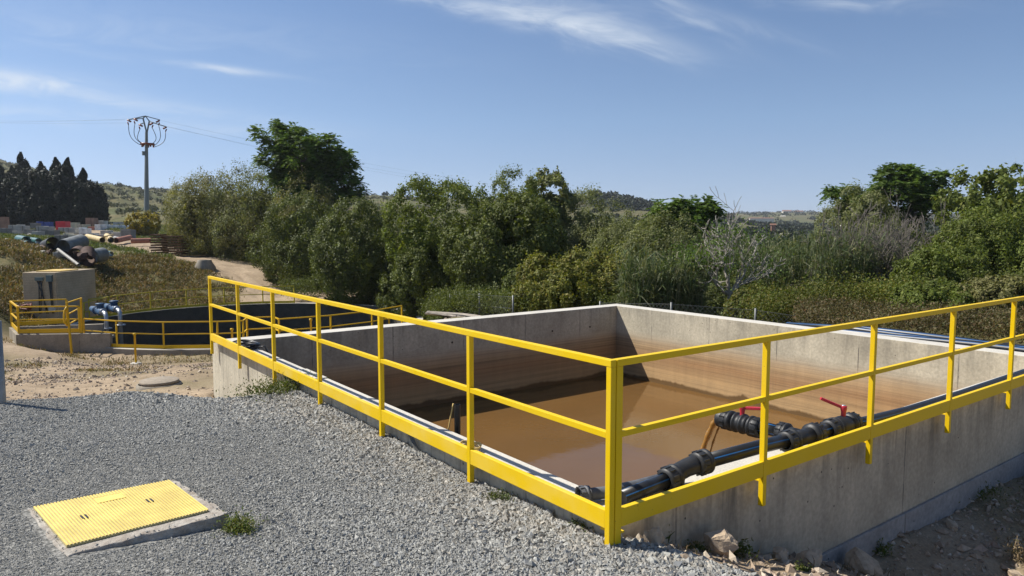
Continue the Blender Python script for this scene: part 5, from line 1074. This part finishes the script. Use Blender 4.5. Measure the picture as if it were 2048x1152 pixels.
# ------------------------------------------------------------------ power pole and wires
def build_pole():
    st = mat_simple('pole_steel', (.20,.22,.21), .55, .3); br = mat_simple('brown_insulator', (.22,.05,.03), .4); wr = mat_simple('wire', (.16,.17,.19), .5, .3)
    D = 108.0; A = lambda x, y, d=0: at(x, y, D+d)
    g = gp(298, D); t = thing('power_pole', 'tall tapered steel power pole with a forked head, brown insulators and looping cables', 'power pole', g)
    top = A(293, 263); MB().tube([g-Vector((0,0,.5)), g.lerp(top, .5), top], [.42,.30,.19], 8, smooth=False).build('pole', st, t)
    for a, b in (((293,264),(286,236)), ((293,270),(299,241))): MB().beam(A(*a), A(*b), .16, .16).build('fork_arm', st, t)
    pk = A(291, 232); arms = [((291,232),(255,240),0), ((291,232),(320,240),0), ((286,237),(268,238),-1.5), ((299,243),(306,245),-1.5), ((299,243),(333,254),1.2), ((288,246),(278,249),-2.5), ((291,232),(299,243),0), ((286,237),(291,232),0)]
    for a, b, d in arms: MB().beam(A(*a), A(*b, d), .13, .12).build('cross_arm', st, t)
    for x, y, d, xe, ye in [(255,240,0,281,290),(268,238,-1.5,283,287),(278,249,-2.5,285,286),(306,246,-1.5,305,287),(319,241,0,309,291),(333,254,1.2,309,294)]:
        p = A(x, y, d); sg = -1 if x < 293 else 1
        MB().tube([p, p+Vector((CY,-SY,0))*sg*(-.5)+Vector((0,0,-.25))], .13, 8).build('insulator', br, t)
        q = A(x+(2 if sg < 0 else -2), y+9, d); MB().tube([p+Vector((0,0,-.3)), q], .09, 8).build('insulator', br, t)
        e = A(xe, ye); n = 9; pts = []
        for i in range(n+1): s = i/n; m = q.lerp(e, s); out = math.sin(s*math.pi)*(.0+.55)*sg; m = m+Vector((CY,-SY,0))*out+Vector((0,0,-math.sin(s*math.pi)*.35)); pts.append(m)
        MB().tube(pts, .045, 5).build('cable', BLK2, t)
    c = A(295, 288); MB().lathe(c-Vector((0,0,.12)), (0,0,1), [(0,.55),(0,1.0),(.22,1.0),(.22,.55),(0,.55)], 16).build('ring_bracket', br, t)
    for k in range(5): a = k*1.26; MB().lathe(c+Vector((math.cos(a)*.8, math.sin(a)*.8, -.45)), (0,0,1), [(0,.0),(0,.12),(.35,.12)], 8).build('insulator', br, t)
    MB().box(g.x-.2, g.x+.2, g.y-.5, g.y-.2, A(291,307).z-.3, A(291,307).z+.3).build('pole_box', st, t)
    ws = [((250,240,0),(-260,232,40)), ((252,246,0),(-260,234,40)), ((258,238,1),(-260,240,42)), ((322,241,0),(940,362,40)), ((334,254,1),(900,362,36)), ((306,246,-1),(880,366,34))]
    lb = ['upper wire running left from the power pole','middle wire running left from the power pole','lower wire running left from the power pole','upper wire running right from the power pole behind the trees','middle wire running right from the power pole behind the trees','lower wire running right from the power pole behind the trees']
    for (a, b), l_ in zip(ws, lb):
        p, q = A(*a), A(*b); n = 14; pts = [p.lerp(q, i/n)+Vector((0,0,-math.sin(i/n*math.pi)*.5)) for i in range(n+1)]; tag(MB().tube(pts, .009, 4).build('power_line', wr), l_, 'wire', 'power lines')
build_pole()

# ------------------------------------------------------------------ storage yard
def tubepipe(label, a, b, r, mat, t=.06, cat='pipe', name='scrap_pipe', group='scrap pipes dumped on the bank'):
    return tag(MB().pipe(a, b, r, t*r*2, 24).build(name, mat), label, cat, group)
def build_scrap():
    gal = mat_simple('dull_zinc_pipe', (.22,.23,.22), .55, .2, .4, 3); rus = mat_simple('rusty_pipe', (.10,.055,.04), .85, 0, .5, 4, .2); blk = mat_simple('tar_black_pipe', (.02,.02,.022), .6, 0, .3); grn = mat_simple('green_plastic', (.04,.13,.13), .45, 0, .3, 3); yel = mat_simple('cream_pipe', (.55,.42,.20), .6, 0, .3, 3); pnk = mat_simple('terracotta_pipe', (.34,.14,.09), .8, 0, .3, 3); wht = mat_simple('grey_white_pipe', (.40,.38,.34), .6, 0, .3)
    T = tubepipe
    T('largest dull zinc pipe section lying on top of the scrap heap', at(127, 494, 47.2), at(164, 483, 49.2), .50, gal)
    T('short zinc drum at the right end of the scrap heap', at(183, 513, 46.0), at(206, 509, 47.2), .46, gal)
    T('wide black pipe mouth at the top left of the scrap heap', at(106, 486, 46.9), at(92, 492, 49.5), .40, blk)
    T('rusty pipe sloping down to the left of the black mouth', at(100, 494, 47.5), at(68, 501, 49), .26, rus)
    T('dark pipe at the bottom of the scrap heap', at(128, 516, 45.5), at(112, 514, 48), .44, blk)
    T('broken rusty pipe in the middle of the scrap heap', at(150, 508, 45.8), at(158, 502, 48), .38, rus)
    T('rusty drum standing against the short zinc drum', at(176, 522, 45.2), at(176, 503, 46.0), .42, rus)
    T('long pale pipe leaning across the scrap heap', at(116, 499, 45.0), at(157, 530, 43.8), .10, wht)
    T('small blue pipe end lying alone right of the scrap heap', at(222, 508, 50), at(215, 506, 51), .17, grn)
    T('green plastic fitting at the left of the pipe heap', at(52, 481, 52), at(38, 478, 53), .30, grn); T('green pipe mouth in front of the left fittings', at(56, 489, 51), at(46, 487, 53), .26, grn); T('second green pipe mouth right of the left fittings', at(77, 483, 52), at(64, 481, 53), .24, grn); T('short green branch standing on the left fittings', at(54, 480, 52.5), at(55, 473, 52.5), .17, grn)
    T('thin white drain pipe on the grass left of the green fittings', at(12, 480, 50), at(40, 490, 49.5), .14, wht)
    g = 'pipes laid out on the grass of the yard'
    T('cream pipe with torn wrapping, left of its pair', at(205, 480, 66), at(175, 473, 70), .26, yel, group=g); T('cream pipe right of the torn pair', at(222, 480, 66), at(214, 472, 70), .28, yel, group=g); T('thin yellow pipe resting on the cream pipes', at(208, 474, 66.5), at(226, 469, 68), .08, yel, group=g)
    T('terracotta pipe pointing up to the right', at(232, 481, 74), at(260, 475, 78), .28, pnk, group=g); T('long terracotta pipe before the slatted stack', at(262, 482, 73), at(301, 481, 74), .26, pnk, group=g)
    pr = random.Random(77); words = ['flattened','curled','split','dented','narrow','ragged','stubby','warped','thin','broad']
    for i in range(10): x, y = pr.uniform(84, 176), pr.uniform(500, 526); p = at(x, y, pr.uniform(44.8, 46.5)); o = rock(p.x, p.y, pr.uniform(.35, .7), 200+i, 'scrap_piece', words[i]+' dark piece of scrap among the dumped pipes', [rus, blk, gal][i % 3], (1, .3, .5), i*.8); o.location.z = p.z; o['category'] = 'scrap'; o['group'] = 'scrap pipes dumped on the bank'
    for i, (x, y, s, lab, m) in enumerate([(118,511,.30,'crumpled pale sheet in the scrap heap',wht),(96,508,.26,'bent rusty plate in the scrap heap',rus),(108,520,.22,'rusty lump before the dark pipe',rus),(166,512,.30,'torn rusty shell beside the rusty drum',rus),(158,527,.2,'black block at the foot of the long pale pipe',blk),(86,506,.24,'pale crumpled scrap at the left foot of the heap',wht)]):
        p = at(x, y, 45); o = rock(p.x, p.y, s*2, 60+i, 'scrap_piece', lab, m, (1,.6,.7), i); o.location.z = p.z; o['category'] = 'scrap'
    # slatted rusty formwork stacks
    sl = mat_simple('rusty_formwork', (.16,.085,.035), .8, 0, .5, 4, .2)
    for x0, x1, y0, y1, D, lab in [(300, 321, 467, 492, 60, 'darker rusty slatted stack left of its pair'), (323, 362, 470, 495, 59.5, 'wider rusty slatted stack right of its pair')]:
        a = at(x0, y1, D); b = at(x1, y1, D); ax = (b-a); ax.z = 0; L = ax.length; ax.normalize(); ay = Vector((-ax.y, ax.x, 0)); H = at(x0, y0, D).z-a.z; mb = MB(); n = 8; zb = gz(a.x, a.y)
        z0 = min(a.z, zb); H = at(x0, y0, D).z-z0
        for k in range(n):
            z = z0+H*k/n; o = .08*math.sin(k*2.3)
            c1 = a+ax*o; c1.z = z+H/n*.4; mb.beam(c1+ay*.7, c1+ax*(L)+ay*.7, 1.4, H/n*.62)
        tag(mb.build('formwork_stack', sl), lab, 'stack', 'rusty slatted stacks beside the bushes')
build_scrap()
def build_yard():
    wood = mat_simple('pallet_wood', (.17,.125,.08), .85)
    def blockmat(name, c, s=(2.5, 5)):
        q = NM(name); p = q.co(); x, y, z = q.sep(p); jz = q.math('LESS_THAN', q.math('PINGPONG', z, .1), .012); jx = q.math('LESS_THAN', q.math('PINGPONG', q.math('ADD', x, y), .2), .014)
        n = q.noise(q.pos(), 1.2, 5); q.col(q.mix(q.math('MULTIPLY', q.math('MAXIMUM', jz, jx), .7), q.mix(.8, c, q.ramp(n, [(.3, .6), (.7, 1.2)]), 'MULTIPLY'), tuple(v*.3 for v in c))).rough(.85); return q.m
    M = {'grey': blockmat('grey_blocks', (0.420,0.406,0.378)), 'pale': blockmat('pale_blocks', (0.560,0.532,0.476)), 'dark': blockmat('dark_grey_blocks', (0.238,0.231,0.217)), 'brown': blockmat('brown_bricks', (0.364,0.210,0.147)), 'red': blockmat('red_bricks', (0.420,0.182,0.140)), 'beige': blockmat('beige_blocks', (0.644,0.588,0.448)), 'wrapped white': mat_simple('white_film', (0.728,0.756,0.756), .35, 0, .4, 2), 'bright red': mat_simple('red_film', (0.700,0.021,0.042), .45, 0, .2, 2), 'blue': mat_simple('blue_film', (0.042,0.084,0.350), .5, 0, .4, 2)}
    items = [('brown',-2,11,434,458,112),('dark',-3,14,456,474,86),('grey',16,33,450,466,92),('grey',33,50,449,464,94),('dark',48,64,459,470,88),('grey',72,98,452,464,94),('dark',60,74,446,455,112),('blue',72,86,443,450,120),('blue',88,100,444,450,118),('bright red',111,131,443,454,108),('beige',131,143,445,455,112),('beige',142,154,445,455,114),('dark',82,108,459,472,88),('grey',116,130,455,464,96),('grey',130,150,455,465,94),
             ('beige',155,172,449,456,110),('wrapped white',157,174,455,466,94),('brown',171,188,436,454,116),('red',176,188,453,466,98),('pale',189,208,441,450,118),('wrapped white',189,201,449,463,98),('wrapped white',201,214,449,463,98.5),('wrapped white',214,226,450,463,99),('wrapped white',226,238,450,462,99.5),('wrapped white',238,250,450,462,100),('wrapped white',250,262,451,462,100.5),('pale',226,254,444,451,124),('dark',241,262,458,476,84),('grey',200,240,461,468,86),('grey',64,80,463,472,86),('pale',178,198,466,470,76),('beige',126,150,466,472,74),('dark',108,126,470,475,70),('pale',20,36,462,470,88)]
    cnt = {}
    pos = ['at the left edge of the yard','in the second place from the left','third from the left','fourth from the left','in the middle','right of the middle','farther right','near the right end','at the right end']
    descr = {}
    for i, (k, x0, x1, y0, y1, D) in enumerate(items):
        a = at(x0, y1, D); b = at(x1, y1, D); ax = b-a; ax.z = 0; L = ax.length; ax.normalize(); ay = Vector((-ax.y, ax.x, 0)); zg = gz((a.x+b.x)/2, (a.y+b.y)/2); zt = at(x0, y0, D).z; zb = min(zg, a.z) if zt-min(zg, a.z) < 2.6 else a.z
        row = sorted([q[1] for q in items if q[0] == k]).index(x0); tot = len([q for q in items if q[0] == k])
        words = {'film': 'pallet wrapped in %s film'}; base = {'wrapped white': 'pallet wrapped in shiny white film', 'bright red': 'pallet wrapped in bright red film', 'blue': 'pallet under dark blue film'}.get(k, 'pallet stack of %s blocks' % k)
        ordn = ['first','second','third','fourth','fifth','sixth','seventh','eighth'][row]
        lab = base+(' in the storage yard before the cypresses' if tot == 1 else ', %s from the left of its colour in the yard' % ordn)
        t = thing('block_pallet', lab, 'pallet', (a.x, a.y, zb), 'pallets stored in the yard'); H = zt-zb; o = Vector((a.x, a.y, zb)); jr = random.Random(i)
        def Q(u, v, z): return o+ax*u+ay*v+Vector((0,0,z))
        def blk(u0, u1, v0, v1, z0, z1, nm, m, bv=.02):
            mb = MB(); mb.add([Q(u, v, z) for z in (z0, z1) for u, v in ((u0,v0),(u1,v0),(u1,v1),(u0,v1))], [(0,3,2,1),(4,5,6,7),(0,1,5,4),(1,2,6,5),(2,3,7,6),(3,0,4,7)]); return mb.build(nm, m, t, bevel=bv)
        dep = min(max(L, .9), 1.3)
        blk(0, L, 0, dep, 0, .13, 'pallet_base', wood, 0)
        if H > .9 and L > 1.0 and k not in ('bright red', 'brown'):
            s = jr.uniform(.35, .65); blk(.02, L*s-.01, .02, dep, .13, H, 'blocks', M[k]); blk(L*s+.01, L-.02, .03, dep-.02, .13, H*jr.uniform(.78, 1.0), 'blocks', M[k])
        else: blk(.02, L-.02, .02, dep, .13, max(H, .3), 'blocks', M[k])
    # loose film and rubble between the stacks
    for i, (x, y, D, s, m, lab) in enumerate([(52,461,90,1.0,'wrapped white','crumpled white film between the grey stacks at the left'),(64,464,88,1.2,'pale','heap of pale rubble in front of the left stacks'),(25,468,84,.7,'wrapped white','torn white film on the grass at the left'),(140,470,72,1.0,'beige','low heap of pinkish rubble in the middle of the yard'),(155,466,78,.7,'brown','small rusty heap behind the cream pipes'),(112,466,82,.9,'pale','flat heap of slabs before the bright red pallet'),(232,467,84,1.0,'grey','rubble at the foot of the white wrapped pallets')]):
        p = at(x, y, D); o = rock(p.x, p.y, s, 80+i, 'rubble_heap', lab, M[m], (1.4,.8,.5), i*.7); o['category'] = 'rubble'
build_yard()

# ------------------------------------------------------------------ wire fences
def fence(label, pts, H, mesh=True, group='wire fences beyond the tank'):
    zn = mat_simple('zinc_wire', (.15,.155,.155), .5, .4) if 'zinc_wire' not in bpy.data.materials else bpy.data.materials['zinc_wire']
    t = thing('wire_fence', label, 'fence', pts[0], group)
    for p in pts: MB().tube([p-Vector((0,0,.2)), p+Vector((0,0,H+.05))], .028, 8).build('post', zn, t)
    for i in range(len(pts)-1):
        a, b = pts[i], pts[i+1]; ax = b-a; L = ax.length; u = ax.normalized(); mb = MB(); w = .0022; s = .13; n = int(L/s)
        for h in (.02, H/2, H): mb.beam(a+Vector((0,0,h)), b+Vector((0,0,h)), .008, .008)
        side = u.cross(Vector((0,0,1))).normalized()
        for k in range(-int(H/s), n+1):
            for sg in (0, 1):
                x0, x1 = k*s, k*s+H; z0, z1 = (0, H) if sg == 0 else (H, 0)
                c0 = max(0, x0); c1 = min(L, x1)
                if c1 <= c0: continue
                f = lambda x: z0+(z1-z0)*(x-x0)/H
                p, q = a+u*c0+Vector((0,0,f(c0))), a+u*c1+Vector((0,0,f(c1))); d = (q-p).normalized(); pr = d.cross(side)*w
                mb.add([p-pr, p+pr, q+pr, q-pr], [(0,1,2,3)])
        mb.build('wire_mesh', zn, t)
def build_fences():
    def P(px, D, py): p = at(px, py, D); return Vector((p.x, p.y, p.z))
    fence('wire fence standing in the shade beyond the near left side of the far wall', [P(900, 26.0, 630), P(959, 24.5, 633), P(1026, 23.0, 640)], .75)
    fence('wire fence half hidden behind the far right wall', [P(1200, 21.5, 640), P(1342, 19.5, 646), P(1510, 18.5, 660), P(1700, 17.2, 690)], .52)
    # pale heap of earth beyond the far wall
    p = gp(925, 22.6); o = rock(p.x, p.y, 2.6, 99, 'earth_heap', 'pale sunlit heap of earth just beyond the far left wall', mat_simple('pale_earth', (.42,.36,.29), .95, 0, .5, 9, .8), (.85,.5,.07), -.55, .1); o['category'] = 'earth heap'
build_fences()

# ------------------------------------------------------------------ far village
def build_village():
    wl = mat_simple('house_wall', (.60,.56,.47), .9); rf = mat_simple('roof_tiles', (.24,.12,.08), .9); wd_ = mat_simple('window_dark', (.05,.05,.06), .3)
    for i, (x0, x1, yt, yb, D, lab) in enumerate([(1590,1607,421,427,1350,'long low cream house on the far ridge, right of the pair'),(1567,1583,420,427,1380,'cream house on the far ridge, left of the pair'),(1562,1571,431,436,1100,'small white shed on the far slope below the ridge houses'),(1500,1548,435,440,900,'long low brown roofed building in the far valley'),(1620,1636,431,435,1150,'pale house with brown roof on the far slope at the right'),(1566,1588,466,475,260,'pale grey shed roof low in the valley'),(1543,1551,447,456,330,'small building with a reddish front in the valley'),(1655,1668,424,429,1400,'small house on the ridge near the right hand trees')]):
        a, b = at(x0, yb, D), at(x1, yb, D); L = (b-a).length; H = at(x0, yt, D).z-a.z; ax = (b-a).normalized(); ay = Vector((-ax.y, ax.x, 0)); t = thing('house', lab, 'house', a, 'houses in the far valley'); o = a
        Q = lambda u, v, z: o+ax*u+ay*v+Vector((0,0,z)); dp = min(L*.6, 9); hw = H*.68
        mb = MB(); mb.add([Q(u, v, z) for z in (-4, hw) for u, v in ((0,0),(L,0),(L,dp),(0,dp))], [(0,3,2,1),(4,5,6,7),(0,1,5,4),(1,2,6,5),(2,3,7,6),(3,0,4,7)]); mb.build('wall', wl if i != 6 else rf, t)
        mb = MB(); e = .4; mb.add([Q(-e,-e,hw), Q(L+e,-e,hw), Q(L+e,dp+e,hw), Q(-e,dp+e,hw), Q(-e,dp/2,H), Q(L+e,dp/2,H)], [(0,1,5,4),(3,4,5,2),(0,4,3),(1,2,5),(0,3,2,1)]); mb.build('roof', rf if i not in (2, 5) else wl, t)
        if i in (0, 1, 4, 7):
            for k in range(3): u = L*(.18+.3*k); MB().box(0,0,0,0,0,0).add([Q(u, -.03, hw*.25), Q(u+L*.09, -.03, hw*.25), Q(u+L*.09, -.03, hw*.7), Q(u, -.03, hw*.7)], [(0,1,2,3)]).build('window', wd_, t)
build_village()

# ------------------------------------------------------------------ haze
def build_haze():
    m = bpy.data.materials.new('haze'); m.use_nodes = True; n = m.node_tree.nodes; n.clear(); o = n.new('ShaderNodeOutputMaterial'); v = n.new('ShaderNodeVolumePrincipled'); v.inputs['Color'].default_value = (.80,.86,.95,1); v.inputs['Density'].default_value = .00017; v.inputs['Anisotropy'].default_value = .2
    m.node_tree.links.new(v.outputs[0], o.inputs['Volume']); tag(MB().box(-2500, 4200, -900, 4200, -60, 90).build('haze', m), 'thin summer haze over the valley', 'haze', kind='stuff')
build_haze()
